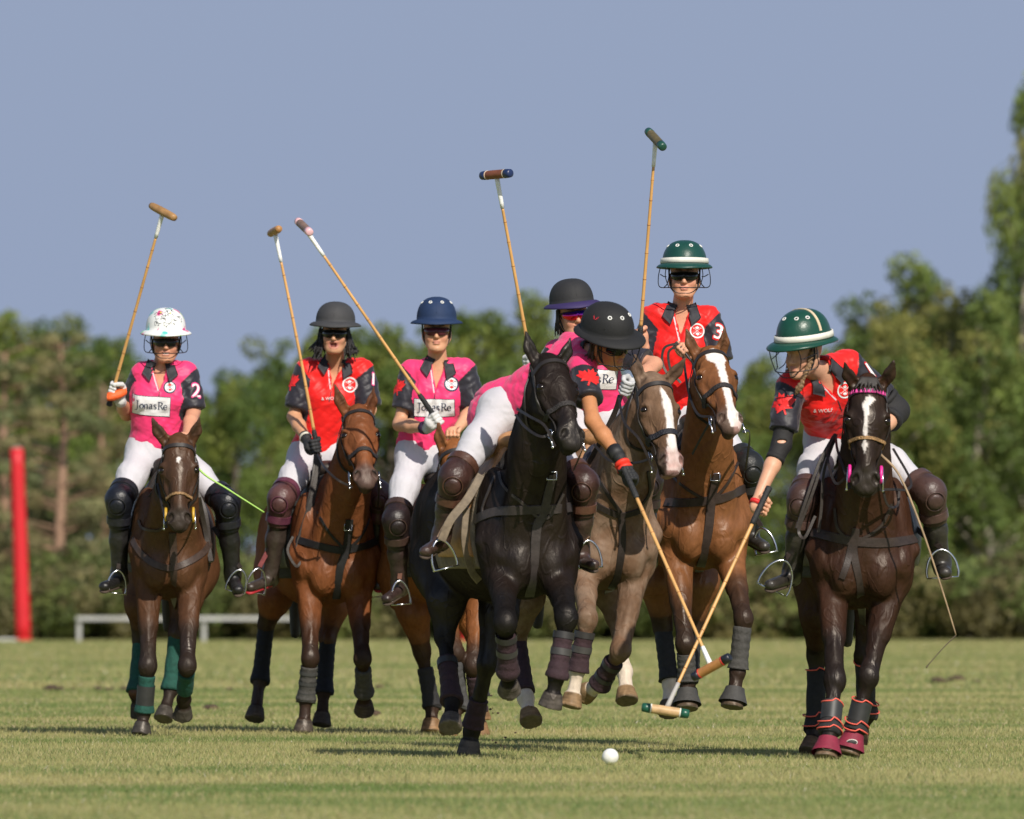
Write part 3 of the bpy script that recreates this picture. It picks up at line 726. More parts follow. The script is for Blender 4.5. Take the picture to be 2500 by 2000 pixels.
    for s in (-1, 1):
        bc = HP(s*.072, .455, -.085); bits.append(bc)
        if H.get('bitc'):
            MB().tube([bc+t*.040*math.cos(a)+n*.028*math.sin(a)+w*s*.004 for a in np.linspace(0, 2*math.pi, 19)[:-1]], .009, 6, closed=True).build('bit_guard', mat('bitg_%s' % H['name'], H['bitc'], .4), bridle)
        mb = MB(); mb.tube([bc+(t*.022*math.cos(a)+n*.022*math.sin(a))+w*s*.01 for a in np.linspace(0, 2*math.pi, 15)[:-1]], .0035, 6, closed=True)
        mb.tube([bc+w*s*.012-t*.035, bc+w*s*.014+t*.02, bc+w*s*.016+t*.085+n*.004], .0048, 7); mb.ball(bc+w*s*.016+t*.085, .008, n=8, m=6)
        mb.build('bit', metal, bridle)
    for i, rp in enumerate(H.get('reins', [])):   # free running reins: side, list of px points with depth
        s, ptsR = rp; p0 = bits[0 if s < 0 else 1]+t*(.0 if i % 2 else .08)
        Q = crv([p0]+[pt(j, Y) for j in ptsR], 9)
        nv = np.tile(nrm(V3(.35*s, -1, .2)), (len(Q), 1)); MB().ribbon(Q, nv, .014, .004).build('rein', lm, bridle)
    def pxstrap(mb, pts, wdt, th=.006, dy=-.3):
        Q = crv([(a[0], a[1], 0) for a in pts], 7); Pp = []; Nn2 = []
        for a in Q:
            hh = cam_hit([T_], a[0], a[1])
            if hh is None or abs(hh[0][1]-Y) > 2.2: continue
            nn2 = hh[1] if hh[1][1] < 0 else -hh[1]; Pp.append(hh[0]); Nn2.append(nn2)
        if len(Pp) < 3: return
        Pp = np.array(Pp); Nn2 = np.array(Nn2)
        for _ in range(2):
            Pp[1:-1] = (Pp[:-2]+Pp[2:]+2*Pp[1:-1])/4; Nn2[1:-1] = Nn2[:-2]+Nn2[2:]+Nn2[1:-1]; Nn2 /= np.linalg.norm(Nn2, axis=1)[:, None]
        mb.ribbon(Pp+Nn2*.004, Nn2, wdt, th)
    for nme, ss in (('breastplate', H.get('straps', [])),):
        if not ss: continue
        mb = MB()
        for q2 in ss: pxstrap(mb, q2[1], q2[0])
        if mb.n: bp = mb.build(nme, mat('strap_%s' % H['name'], H.get('strapc', br), **LEATHER), ho)
        for (bx, by, bw) in H.get('buckles', []):
            hh = cam_hit([T_], bx, by)
            if hh:
                c, nn2 = hh[0]-V3(0, .012, 0), V3(0, -1, 0); k = bw/2
                MB().tube([c+V3(-k, 0, -k*.8), c+V3(k, 0, -k*.8), c+V3(k, 0, k*.8), c+V3(-k, 0, k*.8)], .0035, 6, closed=True).build('buckle', metal, bp)
    # ---- leg wraps
    for key, top, K, Fe, cor, T in legs:
        wr = H.get('wraps', {}).get(key)
        if not wr: continue
        colr = wr[0]; a0, a1 = wr[1] if len(wr) > 1 else (.16, 1.12); ax = Fe-K
        ts = np.linspace(a0, a1, 26); wn_ = 5 if not H.get('smoothwrap') else 2
        path = [K+ax*tt if tt <= 1 else Fe+(cor-Fe)*(tt-1)*1.6 for tt in ts]
        rad = [(.0485+.006*np.exp(-((tt-1)/.15)**2)*2+.0035*(abs(math.sin(tt*wn_*4.2))))*sc for tt in ts]
        wm = MB().tube(path, rad, 18).build('leg_wrap', mat('wrap_%02d_%02d_%02d' % tuple(int(c*100) for c in colr), colr, .85, noise=.2, nscale=40, bump=.7, bscale=45), ho)
        if H.get('piping'):
            cor_ = mat('coral_piping', (.85, .13, .09), .6); pp = MB(); d = nrm(ax); e1 = nrm(np.cross(d, V3(1, 0, 0))); e2 = np.cross(d, e1)
            for tq, am in ((ts[0], .010), (ts[-1]-.30, .016), (ts[-1]-.16, .010)):
                c0 = K+ax*tq; rr_ = (.056 if tq == ts[0] else .066)*sc
                pp.tube([c0+(e1*math.cos(a)+e2*math.sin(a))*rr_+d*am*math.sin(a*1.5+1) for a in np.linspace(0, 2*math.pi, 25)[:-1]], .0038, 6, closed=True)
            pp.build('piping', cor_, wm)
        for tt, hh_, c2 in (wr[2] if len(wr) > 2 else []):
            c = K+ax*tt; d = nrm(ax); MB().tube([c-d*hh_/2, c+d*hh_/2], [.0555*sc, .0555*sc], 18, cap=False).build('strap', mat('wstrap_%02d_%02d' % (int(c2[0]*100), int(c2[1]*100)), c2, .5, noise=.2), wm)
    for key, cc in H.get('bells', {}).items():     # bell boots over the hoof
        for k2, top, K, Fe, cor, T in legs:
            if k2 == key:
                d = nrm(T-cor); bb_ = MB().tube([cor-d*.035, cor-d*.01, cor+d*.02, cor+d*.05], [.052, .058, .070, .080], 20, cap=False); bo2 = bb_.build('bell_boot', mat('bell_%02d' % int(cc[0]*100), cc, .7, noise=.15, bump=.4), ho)
                if H.get('piping'):
                    c0 = cor+d*.012+V3(0, -.066, 0); MB().ball(c0, (.030, .006, .017), n=20, m=8).build('badge_rim', mat('badge_white', (.6, .57, .52), .6), bo2); MB().ball(c0-V3(0, .003, 0), (.026, .005, .013), n=20, m=8).build('badge', mat('badge_black', (.02, .02, .02), .6), bo2)
    # ---- saddle: pad and flaps take the shape of the back
    T2 = Sdf(); T2.it = [i for i in S.it[:5]]; 
    for s in (-1, 1): T2.ell(B.p(s*.155*wd, -.13, .06), np.array((.095, .17, .30))*sc, fm, .06)
    for p0, nn0 in ((B.p(0, -.22, 0), fm[1]), (B.p(0, -.80, 0), -fm[1]), (B.p(0, 0, -.12), -fm[2])): pass
    def shell(grow, f0, f1, u0, name, m_):
        A = Sdf(); A.it = list(T2.it)
        A.clip(B.p(0, f0, 0), fm[1]); A.clip(B.p(0, f1, 0), -fm[1]); A.clip(B.p(0, 0, u0), -fm[2])
        v, q = A.mesh(.014, grow); v = relax(v, q, 1)
        return mesh_obj(name, v, q, m_, ho)
    shell(.020, -.20, -.86, -.16, 'saddle_pad', mat('pad_%s' % H['name'], H.get('padc', (.03, .028, .03)), .9, noise=.25, bump=.8, bscale=90))
    scol = H.get('saddlec', (.03, .022, .018)); sm = mat('saddle_%s' % H['name'], scol, **LEATHER)
    A = Sdf(); A.it = list(T2.it); A.clip(B.p(0, -.27, 0), fm[1]); A.clip(B.p(0, -.74, 0), -fm[1]); A.clip(B.p(0, 0, -.10), -fm[2])
    v, q = A.mesh(.012, .036); so_ = mesh_obj('saddle', relax(v, q, 1), q, sm, ho)
    A = Sdf(); A.ell(B.p(0, -.30, .50), np.array((.10, .07, .05))*sc, fm, .04); A.ell(B.p(0, -.50, .44), np.array((.15, .22, .07))*sc, fm, .05); A.ell(B.p(0, -.70, .50), np.array((.17, .08, .06))*sc, fm, .05)
    v, q = A.mesh(.012); mesh_obj('seat', v, q, sm, so_)
    for st in H.get('stirrups', []):      # (arch top px, foot px, dy top, width, height, tilt)
        top = pt(st[0], Y); hw, hh_ = st[1]/2, st[2]; ti = math.radians(st[3]); yw = math.radians(st[4])
        ex = V3(math.cos(ti)*math.cos(yw), math.sin(yw), math.sin(ti)*math.cos(yw)); ez = nrm(V3(-math.sin(ti), 0, math.cos(ti))); ey = np.cross(ez, ex)
        arch = [top-ez*hh_+ex*(-hw), top-ez*hh_*.75-ex*hw*1.02, top-ez*hh_*.4-ex*hw*.86, top-ez*hh_*.12-ex*hw*.5, top, top-ez*hh_*.12+ex*hw*.5, top-ez*hh_*.4+ex*hw*.86, top-ez*hh_*.75+ex*hw*1.02, top-ez*hh_+ex*hw]
        mb = MB().tube(crv(arch, 5), .0062, 8)
        for k in (-.022, -.007, .008, .022): mb.tube([top-ez*hh_+ey*k-ex*hw, top-ez*hh_+ey*k+ex*hw], .0045, 6)
        mb.build('stirrup', metal, so_)
        hip = pt(st[5], Y) if len(st) > 5 else B.p(math.copysign(.27, float((top-B.o)@fm[0])), -.45, .12)
        Q = crv([hip, (hip+top)/2+V3(0, .03, 0), top+V3(0, 0, .01)], 8); nv = np.tile(nrm(V3(0, -1, .1)), (len(Q), 1))
        MB().ribbon(Q, nv, .028, .006).build('stirrup_leather', mat('sleather_%s' % H['name'], H.get('sleather', scol), **LEATHER), so_)
    # tail
    tb = B.p(0, -1.58, .12); tl = Sdf(); tl.cap(tb, B.p(.0, -1.72, -.05), .05, .06, .05); tl.cap(B.p(0, -1.72, -.05), B.p(.0, -1.74, -.5), .06, .03, .05)
    v, q = tl.mesh(.014); mesh_obj('tail', v, q, mat('tail_hair', (.02, .015, .012), .6, noise=.4, nscale=60, stretch=(6, 6, 1)), ho)
    if H.get('forelock'):
        fl = Sdf()
        for i in range(7): a = (i-3)*.012; fl.cap(HP(a, -.02, .0), HP(a*1.8, .045+.01*(i % 3), .030), .010, .004, .008)
        v, q = fl.mesh(.006); mesh_obj('forelock', v, q, mat('tail_hair'), ho)
    H['_bvh'] = T_; H['_hp'] = HP; H['_B'] = B; H['_bits'] = bits
    return ho
# ---------------------------------------------------------------- riders
def hand_sdf(S, grip, axis, wrist, side=1, r=.017, grow=0, spread=.0215):
    """five fingers closed round a handle of radius r running along axis through grip"""
    axis = nrm(axis); e1 = np.array(wrist)-np.array(grip); e1 = nrm(e1-axis*float(e1@axis)); e2 = np.cross(axis, e1)*side
    R = r+.010
    P = lambda th, z, rr: grip+axis*z+(e1*math.cos(math.radians(th))+e2*math.sin(math.radians(th)))*rr
    pc = P(35, 0, R+.014)
    S.ell(P(15, 0, R+.020), (.044, .026, .040), (axis, nrm(e1+e2*.4), nrm(np.cross(axis, e1+e2*.4))), .02, grow=grow)
    S.cap(wrist, P(15, 0, R+.02), .027, .030, .02, grow=grow)
    for i, (z, ln) in enumerate(zip((-1.5, -.5, .5, 1.5), (.85, 1.0, 1.05, .95))):
        z *= spread; rr = .0098-(.0012 if i == 0 else 0)
        pts = [P(55, z, R+.006), P(110, z*1.02, R+.003), P(165, z, R), P(165+65*ln, z*.97, R-.001)]
        for a, b, q in zip(pts, pts[1:], (1, .95, .85)): S.cap(a, b, rr*q*1.05, rr*q, .006, grow=grow*.6)
    z = 2.1*spread; th = [P(-5, z*.5, R+.016), P(-50, z, R+.008), P(-105, z*.95, R+.002), P(-150, z*.8, R)]
    for a, b, q in zip(th, th[1:], (1.25, 1.1, .95)): S.cap(a, b, .0105*q, .0098*q, .008, grow=grow*.6)
def head_sdf(S, c, fr, mouth='closed'):
    r, f, u = fr; P = lambda a, b, d: c+r*a+f*b+u*d; E = lambda p, rr, k=.02, **kw: S.ell(P(*p), rr, fr, k, **kw)
    E((0, -.02, .035), (.077, .096, .10)); E((0, .038, -.025), (.061, .052, .082), .03); E((0, .052, -.088), (.040, .036, .034), .03)
    for s in (-1, 1):
        E((s*.036, .062, -.038), (.028, .026, .030), .02); E((s*.030, .078, .022), (.024, .014, .010), .012)
        E((s*.079, -.01, -.018), (.010, .021, .030), .008); S.cap(P(s*.055, .0, -.06), P(s*.025, .06, -.105), .022, .018, .03)
        E((s*.031, .093, -.002), (.014, .010, .009), .010, op='s')
    S.cap(P(0, .086, .005), P(0, .110, -.036), .008, .012, .012); 
    for s in (-1, 1): E((s*.011, .098, -.040), (.008, .010, .007), .008)
    E((0, .080, -.108), (.020, .016, .015), .02)
    if mouth == 'open':
        E((0, .092, -.056), (.024, .010, .007), .006); E((0, .090, -.090), (.020, .010, .007), .006)
        E((0, .094, -.073), (.018, .020, .013), .006, op='s')
    elif mouth == 'teeth':
        E((0, .092, -.061), (.025, .010, .006), .006); E((0, .091, -.079), (.022, .010, .0065), .006); E((0, .100, -.070), (.019, .010, .0045), .004, op='s')
    else:
        E((0, .094, -.064), (.024, .011, .006), .006); E((0, .093, -.077), (.021, .011, .007), .006); S.cap(P(-.022, .104, -.0705), P(.022, .104, -.0705), .002, .002, .003, op='s')
def helmet(R, c, fr, parent):
    r, f, u = fr; P = lambda a, b, d: c+r*a+f*b+u*d
    k = R.get('hs', 1.0); n = 56; prof = []; c = c+u*.011
    for t in np.linspace(0, 1, 15):      # dome
        a = t*math.pi/2; prof.append((.119*math.sin(a)**.8, .143*math.sin(a)**.8, .056+.152*math.cos(a)**.9*R.get('hh', 1)))
    prof += [(.121, .146, .055), (.124, .150, .048)]
    V = []; bw = R.get('brim', .030)
    def ring(ra, rb, z, extra=0):
        return [P(ra*k*math.sin(t), (rb*math.cos(t)-.012)*k, z*k) for t in np.linspace(0, 2*math.pi, n, endpoint=False)]
    for ra, rb, z in prof[1:]: V += ring(ra, rb, z)
    top = P(0, -.012*k, prof[0][2]*k)
    mb = MB(); m = len(prof)-1; fs = [(i*n+j, i*n+(j+1) % n, (i+1)*n+(j+1) % n, (i+1)*n+j) for i in range(m-1) for j in range(n)]
    V.append(top); fs += [(len(V)-1, (j+1) % n, j) for j in range(n)]
    col = None; Vn = np.array(V)
    if R.get('paint'):
        q = np.stack([(Vn-c)@r, (Vn-c)@f, (Vn-c)@u], 1)
        hm = None
    shell = mb.add(V, fs).build('helmet', R['_hm'], parent)
    # brim: front visor longer, drooping a little
    V = []; zz = []
    for j, (e, dz) in enumerate([(0, .004), (.3, .004), (.65, .000), (.93, -.006), (1.0, -.010), (.96, -.014), (.6, -.008), (0, -.005)]):
        for t in np.linspace(0, 2*math.pi, n, endpoint=False):
            fw = max(0, math.cos(t)); ex = bw*(1+fw*R.get('visor', .9)); dr = dz*(1+fw*.5)-e*(.004+R.get('droop', .010)*(1-abs(math.sin(t)))*.6)
            V.append(P((.119+ex*e)*k*math.sin(t), ((.145+ex*e)*math.cos(t)-.012)*k, (.050+dr)*k))
    fs = [(i*n+j, i*n+(j+1) % n, (i+1)*n+(j+1) % n, (i+1)*n+j) for i in range(7) for j in range(n)]
    MB().add(V, fs).build('brim', R.get('_bm', R['_hm']), shell)
    if R.get('band'):
        V = ring(.1215, .1465, .084) + ring(.1275, .1525, .083)+ring(.1300, .1550, .057)+ring(.122, .147, .055)
        MB().add(V, [(i*n+j, i*n+(j+1) % n, (i+1)*n+(j+1) % n, (i+1)*n+j) for i in range(3) for j in range(n)]).build('hat_band', mat('hband_%s' % R['name'], R['band'], .6, noise=.1), shell)
    def dome(th, el, lift=0):
        a = math.radians(90-el); t = math.radians(th)
        p = P(.119*math.sin(a)**.8*math.sin(t)*k, (.143*math.sin(a)**.8*math.cos(t)-.012)*k, (.056+.152*R.get('hh', 1)*math.cos(a)**.9)*k)
        nn = nrm(p-P(0, -.012, .05)); return p+nn*lift, nn
    if R.get('eyelets'):
        for th in R['eyelets']:
            p, nn = dome(th, R.get('eye_el', 52)); a = nrm(np.cross(nn, u)); b = np.cross(nn, a)
            mb = MB(); mb.tube([p+(a*math.cos(q)+b*math.sin(q))*.0085*k for q in np.linspace(0, 2*math.pi, 13)[:-1]], .0032, 6, closed=True)
            mb.build('eyelet', mat('eyelet', (.75, .75, .72), .4), shell)
            MB().tube([p-nn*.002, p+nn*.0015], [.0045*k, .004*k], 8).build('eyelet_hole', mat('dark_hole', (.01, .01, .01), .6), shell)
    if R.get('centre'):
        pts = [dome(R.get('cth', 0), e, .0005) for e in np.linspace(14, 90, 12)]+[dome(R.get('cth', 0)+180, e, .0005) for e in np.linspace(84, 20, 10)]
        MB().ribbon([a for a, b in pts], [b for a, b in pts], .016, .003).build('crown_strap', mat('hctr_%s' % R['name'], R['centre'], .6), shell)
    elif not R.get('paint'):
        for th in (0, 60, 120):          # panel seams
            pts = [dome(th, e, -.0016) for e in np.linspace(12, 90, 12)]+[dome(th+180, e, -.0016) for e in np.linspace(86, 14, 12)]
            MB().tube([a for a, b in pts], .0022, 5).build('seam', R['_hm'], shell)
    if R.get('emblem'):
        p, nn = dome(-86, 36, .002); a = nrm(np.cross(u, nn)); b = np.cross(nn, a); cm = mat('emblem_red', (.75, .05, .08), .5)
        mb = MB()
        for s in (-1, 1): mb.add([p+a*s*.002-b*.012, p+a*s*.018+b*.014, p+a*s*.012-b*.002, p+a*s*.006+b*.002], [(0, 2, 1), (0, 3, 2), (0, 1, 3), (1, 2, 3)]); 
        mb.build('emblem', cm, shell, smooth=False)
    dk = mat('strap_black', (.012, .012, .013), .6)
    for s in (-1, 1):
        MB().tube(crv([P(s*.085, .01, .03), P(s*.081, .012, -.03), P(s*.066, .025, -.085), P(s*.03, .055, -.118), P(0, .06, -.124)], 6), .0055, 6).build('chin_strap', dk, shell)
    if R.get('cage'):
        bars = []
        for s in (-1, 1):
            bars += [[(s*.118, .04, .035), (s*.128, .05, -.02), (s*.122, .055, -.070), (s*.075, .125, -.078), (0, .158, -.080)],
                     [(s*.118, .04, -.004), (s*.10, .10, -.018), (s*.088, .125, -.02)], [(s*.088, .14, .03), (s*.092, .128, -.02), (s*.075, .125, -.078)],
                     [(s*.072, .02, .02), (s*.083, .04, -.05), (s*.10, .07, -.075)], [(s*.07, .125, -.078), (s*.035, .125, -.105), (0, .13, -.108)]]
        mb = MB()
        for b in bars: mb.tube(crv([P(x*k*R.get('cgw', 1), y*k, z*k) for x, y, z in b], 6), .0028, 6)
        mb.build('face_guard', mat('wire', (.015, .016, .02), .35, metal=.4), shell)
    if R.get('paint'):     # hand painted squiggles and flowers
        ink = mat('ink', (.04, .04, .05), .6); RR = np.random.default_rng(3)
        for (a0, e0, sc_) in ((-35, 42, 1), (-5, 52, 1.3), (8, 30, 1.1), (30, 45, 1), (52, 35, .8), (-8, 14, .9), (-22, 20, .8), (3, 70, .8), (15, 12, .7)):
            for q in range(3):
                pts = []; a, e = a0+RR.normal()*5, e0+RR.normal()*4
                for i in range(7): a += RR.normal()*4.5*sc_; e += RR.normal()*4*sc_; pts.append(dome(a, min(82, max(6, e)), .0008)[0])
                MB().tube(crv(pts, 4), .0011, 4).build('ink_line', ink, shell)
        for th, el, cl in ((-22, 50, (.75, .75, .05)), (18, 48, (.75, .75, .05))):
            p, nn = dome(th, el, .0); MB().ball(p, .0055).build('flower', mat('yellow_paint', cl, .5), shell)
    return shell
def glasses(c, fr, lens, parent, name='sunglasses'):
    r, f, u = fr; P = lambda a, b, d: c+r*a+f*b+u*d; V = []; n = 33
    th = np.linspace(-math.radians(68), math.radians(68), n)
    for j in range(4):
        for t in th:
            x = .078*math.sin(t); y = .106*math.cos(t)**.8*.98+.004; e = abs(t)/math.radians(68)
            top = .016-.004*e; bot = -.030+.016*max(0, e-.5)*2 + (.020*max(0, 1-abs(x)/.014))
            z = [top, top, bot, bot][j]; off = [0, .0035, .0035, 0][j]
            V.append(P(x*(1+off*5), y+off, z+.0))
    fs = [(j*n+i, j*n+i+1, ((j+1) % 4)*n+i+1, ((j+1) % 4)*n+i) for j in range(4) for i in range(n-1)]
    g = MB().add(V, fs).build(name, lens, parent)
    dk = mat('strap_black')
    for s in (-1, 1): MB().tube([P(s*.074, .048, .008), P(s*.081, .0, .006)], .0035, 6).build('temple_arm', dk, g)
    MB().tube(crv([P(.078*math.sin(t), .109*math.cos(t)**.8*.98+.006, .019-.004*abs(t)) for t in th[::4]], 3), .0025, 6).build('frame', dk, g)
    return g
def text_mesh(txt, size=1.0, shear=0):
    cu = bpy.data.curves.new('t', 'FONT'); cu.body = txt; cu.size = size; cu.shear = shear; cu.resolution_u = 3
    o = bpy.data.objects.new('t', cu); scene.collection.objects.link(o); dg = bpy.context.evaluated_depsgraph_get()
    me = o.evaluated_get(dg).to_mesh(); v = np.array([x.co[:2] for x in me.vertices]); fc = [tuple(p.vertices) for p in me.polygons]
    o.evaluated_get(dg).to_mesh_clear(); bpy.data.objects.remove(o); return v, fc
SERIF = {  # strokes for the sponsor lettering: thick and thin pen lines in a unit box (x, y, width)
    'J': [[(.30, .78, .05), (.30, -.05, .05), (.22, -.22, .04), (.02, -.26, .03)], [(.12, .80, .02), (.46, .80, .02)]],
    'o': [[(.25, .50, .03), (.05, .30, .06), (.12, .06, .05), (.25, .0, .03), (.45, .22, .06), (.38, .45, .05), (.25, .50, .03)]],
    'n': [[(.08, .48, .05), (.08, .0, .05)], [(.08, .38, .02), (.24, .50, .03), (.38, .42, .05), (.38, .0, .05)], [(.0, .0, .02), (.17, .0, .02)], [(.30, .0, .02), (.47, .0, .02)]],
    'a': [[(.08, .42, .03), (.22, .50, .03), (.34, .42, .05), (.34, .05, .05), (.44, .0, .02)], [(.34, .30, .02), (.10, .22, .04), (.07, .06, .05), (.18, .0, .03), (.34, .10, .02)]],
    's': [[(.34, .42, .02), (.20, .50, .03), (.07, .40, .05), (.20, .26, .05), (.34, .12, .05), (.20, .0, .03), (.05, .08, .02)]],
    'R': [[(.12, .78, .06), (.12, .0, .06)], [(.12, .78, .02), (.36, .76, .03), (.48, .60, .06), (.36, .42, .03), (.12, .40, .02)], [(.28, .40, .04), (.56, .0, .06)], [(.02, .0, .02), (.24, .0, .02)], [(.0, .79, .02), (.14, .79, .02)]],
    'e': [[(.06, .27, .02), (.42, .27, .02)], [(.42, .27, .04), (.36, .46, .03), (.22, .50, .03), (.06, .30, .06), (.12, .06, .05), (.26, .0, .03), (.42, .10, .02)]],
}
def serif_text(txt):
    V = []; Fc = []; x = 0
    for ch in txt:
        for st in SERIF[ch]:
            Q = crv(st, 4) if len(st) > 2 else np.array([np.array(st[0])+(np.array(st[1])-np.array(st[0]))*k for k in np.linspace(0, 1, 4)])
            T = np.gradient(Q[:, :2], axis=0); T /= np.linalg.norm(T, axis=1)[:, None]+1e-9; Nn = np.stack([-T[:, 1], T[:, 0]], 1); b = len(V)
            for q, nn in zip(Q, Nn): V += [q[:2]+nn*q[2]*.85+[x, 0], q[:2]-nn*q[2]*.85+[x, 0]]
            Fc += [(b+2*i, b+2*i+1, b+2*i+3, b+2*i+2) for i in range(len(Q)-1)]
        x += {'J': .50, 'R': .58, 'n': .52}.get(ch, .49)
    return np.array(V), Fc, x
def leaf2d():
    h = [(0, 1), (.13, .72), (.32, .80), (.26, .45), (.50, .62), (.56, .50), (.86, .55), (.76, .30), (.92, .18), (.48, -.15), (.54, -.32), (.06, -.22), (.06, -.6)]
    o = h+[(-a, b) for a, b in h[::-1] if a > 0]
    V = [(0, .1)]+o+[(a*.5, .1+(b-.1)*.5) for a, b in o]; m = len(o)
    F_ = [(0, 1+m+(i+1) % m, 1+m+i) for i in range(m)]+[(1+i, 1+m+i, 1+m+(i+1) % m, 1+(i+1) % m) for i in range(m)]
    return np.array(V), F_
def disc2d(r0, r1, n=32, rings=4):
    V = []; rr = np.linspace(r0, r1, rings)
    for q in rr: V += [(q*math.cos(t), q*math.sin(t)) for t in np.linspace(0, 2*math.pi, n, endpoint=False)]
    return np.array(V), [(i*n+j, i*n+(j+1) % n, (i+1)*n+(j+1) % n, (i+1)*n+j) for i in range(rings-1) for j in range(n)]
def grid2d(w, h, nx, ny, skew=0):
    V = [((i/nx-.5)*w, (j/ny-.5)*h+skew*(i/nx-.5)*w) for j in range(ny+1) for i in range(nx+1)]
    return np.array(V), [(j*(nx+1)+i, j*(nx+1)+i+1, (j+1)*(nx+1)+i+1, (j+1)*(nx+1)+i) for j in range(ny) for i in range(nx)]
def decal(name, T, px, py, v2, faces, sc, rot, m, parent, lift=.0022, ext=None):
    """a printed shape lying on the cloth: scale is metres; centre is found on the cloth at a photo point"""
    h0 = cam_hit([T], px, py)
    if h0 is None: return None
    c, nn = h0[0], h0[1]; nn = nn if nn[1] < 0 else -nn; nn = nrm(nn+V3(0, -.9, 0))
    ex = nrm(np.cross(V3(0, 0, 1), nn)); ey = np.cross(nn, ex); a = math.radians(rot); ex, ey = ex*math.cos(a)+ey*math.sin(a), ey*math.cos(a)-ex*math.sin(a)
    out = []
    for x, y in v2*sc:
        p = c+ex*x+ey*y; hit = T.ray_cast(Vector(p+nn*.06), Vector(-nn), .16)
        if hit[0] is not None: q = np.array(hit[0])+nn*lift
        else:
            l, n2, i, d = T.find_nearest(Vector(p)); q = np.array(l)+np.array(n2)*lift
        out.append(q)
    th = np.array(out)-nn*.0012; k = len(out)
    cnt = {}
    for f_ in faces:
        for i in range(len(f_)):
            e = (f_[i], f_[(i+1) % len(f_)]); cnt[tuple(sorted(e))] = cnt.get(tuple(sorted(e)), 0)+1
    fs = [tuple(f_) for f_ in faces]+[tuple(i+k for i in f_[::-1]) for f_ in faces]
    for f_ in faces:
        for i in range(len(f_)):
            a_, b_ = f_[i], f_[(i+1) % len(f_)]
            if cnt[tuple(sorted((a_, b_)))] == 1: fs.append((b_, a_, a_+k, b_+k))
    return MB().add(np.concatenate([out, th]), fs).build(name, m, parent, smooth=False)
def build_rider(R):
    Y = R['Y']; p = lambda k: pt(R[k], Y)
    hd = p('head'); hf_ = nrm(R.get('face', (0, -1, 0))); hu = np.array(R.get('hup', (0, 0, 1)), float); hu = nrm(hu-hf_*float(hu@hf_)); hr = np.cross(hu, hf_); hfr = (hr, hf_, hu)
    sA, sB, pel = p('shA'), p('shB'), p('pel'); nk = (sA+sB)/2+nrm((sA+sB)/2-pel)*.035 if 'neck' not in R else p('neck')
    side = nrm(sB-sA); up = nrm(nk-pel); side = nrm(side-up*float(side@up)); fr = nrm(np.cross(side, up)); 
    if fr[1] > .6: fr = -fr
    tf = (side, fr, up); Lt = float(np.linalg.norm(nk-pel)); sw = float(np.linalg.norm(sB-sA))
    q = lambda a, b, t: pel+side*a+fr*b+up*(Lt*t)
    def torso(S, g=0, loose=0):
        S.ell(q(0, .0, .70), (.150+loose*.5, .108, .18), tf, .06, grow=g); S.ell(q(0, .0, .36), (.128+loose*1.25, .098+loose, .19), tf, .07, grow=g)
        S.ell(q(0, -.01, .03), (.155+loose*.7, .115+loose*.7, .12), tf, .07, grow=g); S.cap(sA+(sB-sA)*.12-up*.01, sB-(sB-sA)*.12-up*.01, .060, .060, .05, grow=g)
        for s, sh in ((-1, sA), (1, sB)):
            S.cap(nk-up*.01, sh+(nk-sh)*.25-up*.004, .050, .050, .04, grow=g); S.ell(q(s*.068, .075, .66), (.062, .05, .062), tf, .05, grow=g)
    hipA, hipB = p('hipA'), p('hipB')
    S = Sdf(); torso(S, -.012); head_sdf(S, hd, hfr, R.get('mouth', 'closed'))
    S.cap(hd+hu*-.07-hf_*.02, nk-up*.02, .052, .060, .03)
    arms = {}
    for a in 'AB':
        sh, el, wr = (sA if a == 'A' else sB), p('el'+a), p('wr'+a); arms[a] = (sh, el, wr)
        S.cap(sh, el, .043, .038, .03); S.cap(el, el+(wr-el)*.4, .042, .041, .02); S.cap(el+(wr-el)*.4, wr, .040, .027, .02)
        S.ell(sh+(el-sh)*.1, (.046, .046, .046), None, .03)
    legs = {}
    for a in 'AB':
        if 'kn'+a not in R: continue
        hip, kn, an, to = (hipA if a == 'A' else hipB), p('kn'+a), p('an'+a), p('to'+a); legs[a] = (hip, kn, an, to)
        S.cap(hip, kn, .070, .045, .05); S.cap(kn, an, .045, .034, .03)
    V, Fq = S.mesh(.0055); V = relax(V, Fq, 1, .3)
    skin = np.array(R.get('skin', (.52, .27, .17))); C = np.tile(skin, (len(V), 1)); C *= (1+.06*nz(V, 30, 2))[:, None]
    HP = lambda a, b, d: hd+hr*a+hf_*b+hu*d
    lip = (.50, .16, .14)
    for s in (-1, 1): C = mixc(C, (.60, .20, .15), wcap(V, HP(s*.042, .07, -.03), HP(s*.04, .08, -.05), .02, .018, .03)*.4)
    if R.get('mouth') == 'open':
        C = mixc(C, lip, wcap(V, HP(-.018, .10, -.073), HP(.018, .10, -.073), .024, .024, .008)*.6)
        C = mixc(C, (.16, .03, .03), wcap(V, HP(-.010, .088, -.073), HP(.010, .088, -.073), .012, .012, .006))
    elif R.get('mouth') == 'teeth':
        C = mixc(C, lip, wcap(V, HP(-.018, .102, -.070), HP(.018, .102, -.070), .015, .015, .006)*.6)
        C = mixc(C, (.62, .58, .52), wcap(V, HP(-.013, .095, -.070), HP(.013, .095, -.070), .0055, .0055, .004))
    else: C = mixc(C, lip, wcap(V, HP(-.015, .103, -.0705), HP(.015, .103, -.0705), .012, .012, .006)*.6)
    # brows and hairline
    for s in (-1, 1): C = mixc(C, (.08, .05, .03), wcap(V, HP(s*.018, .09, .027), HP(s*.045, .078, .028), .006, .005, .006)*.8)
    VV, FF, CC = [V], [Fq], [C]; base = len(V)
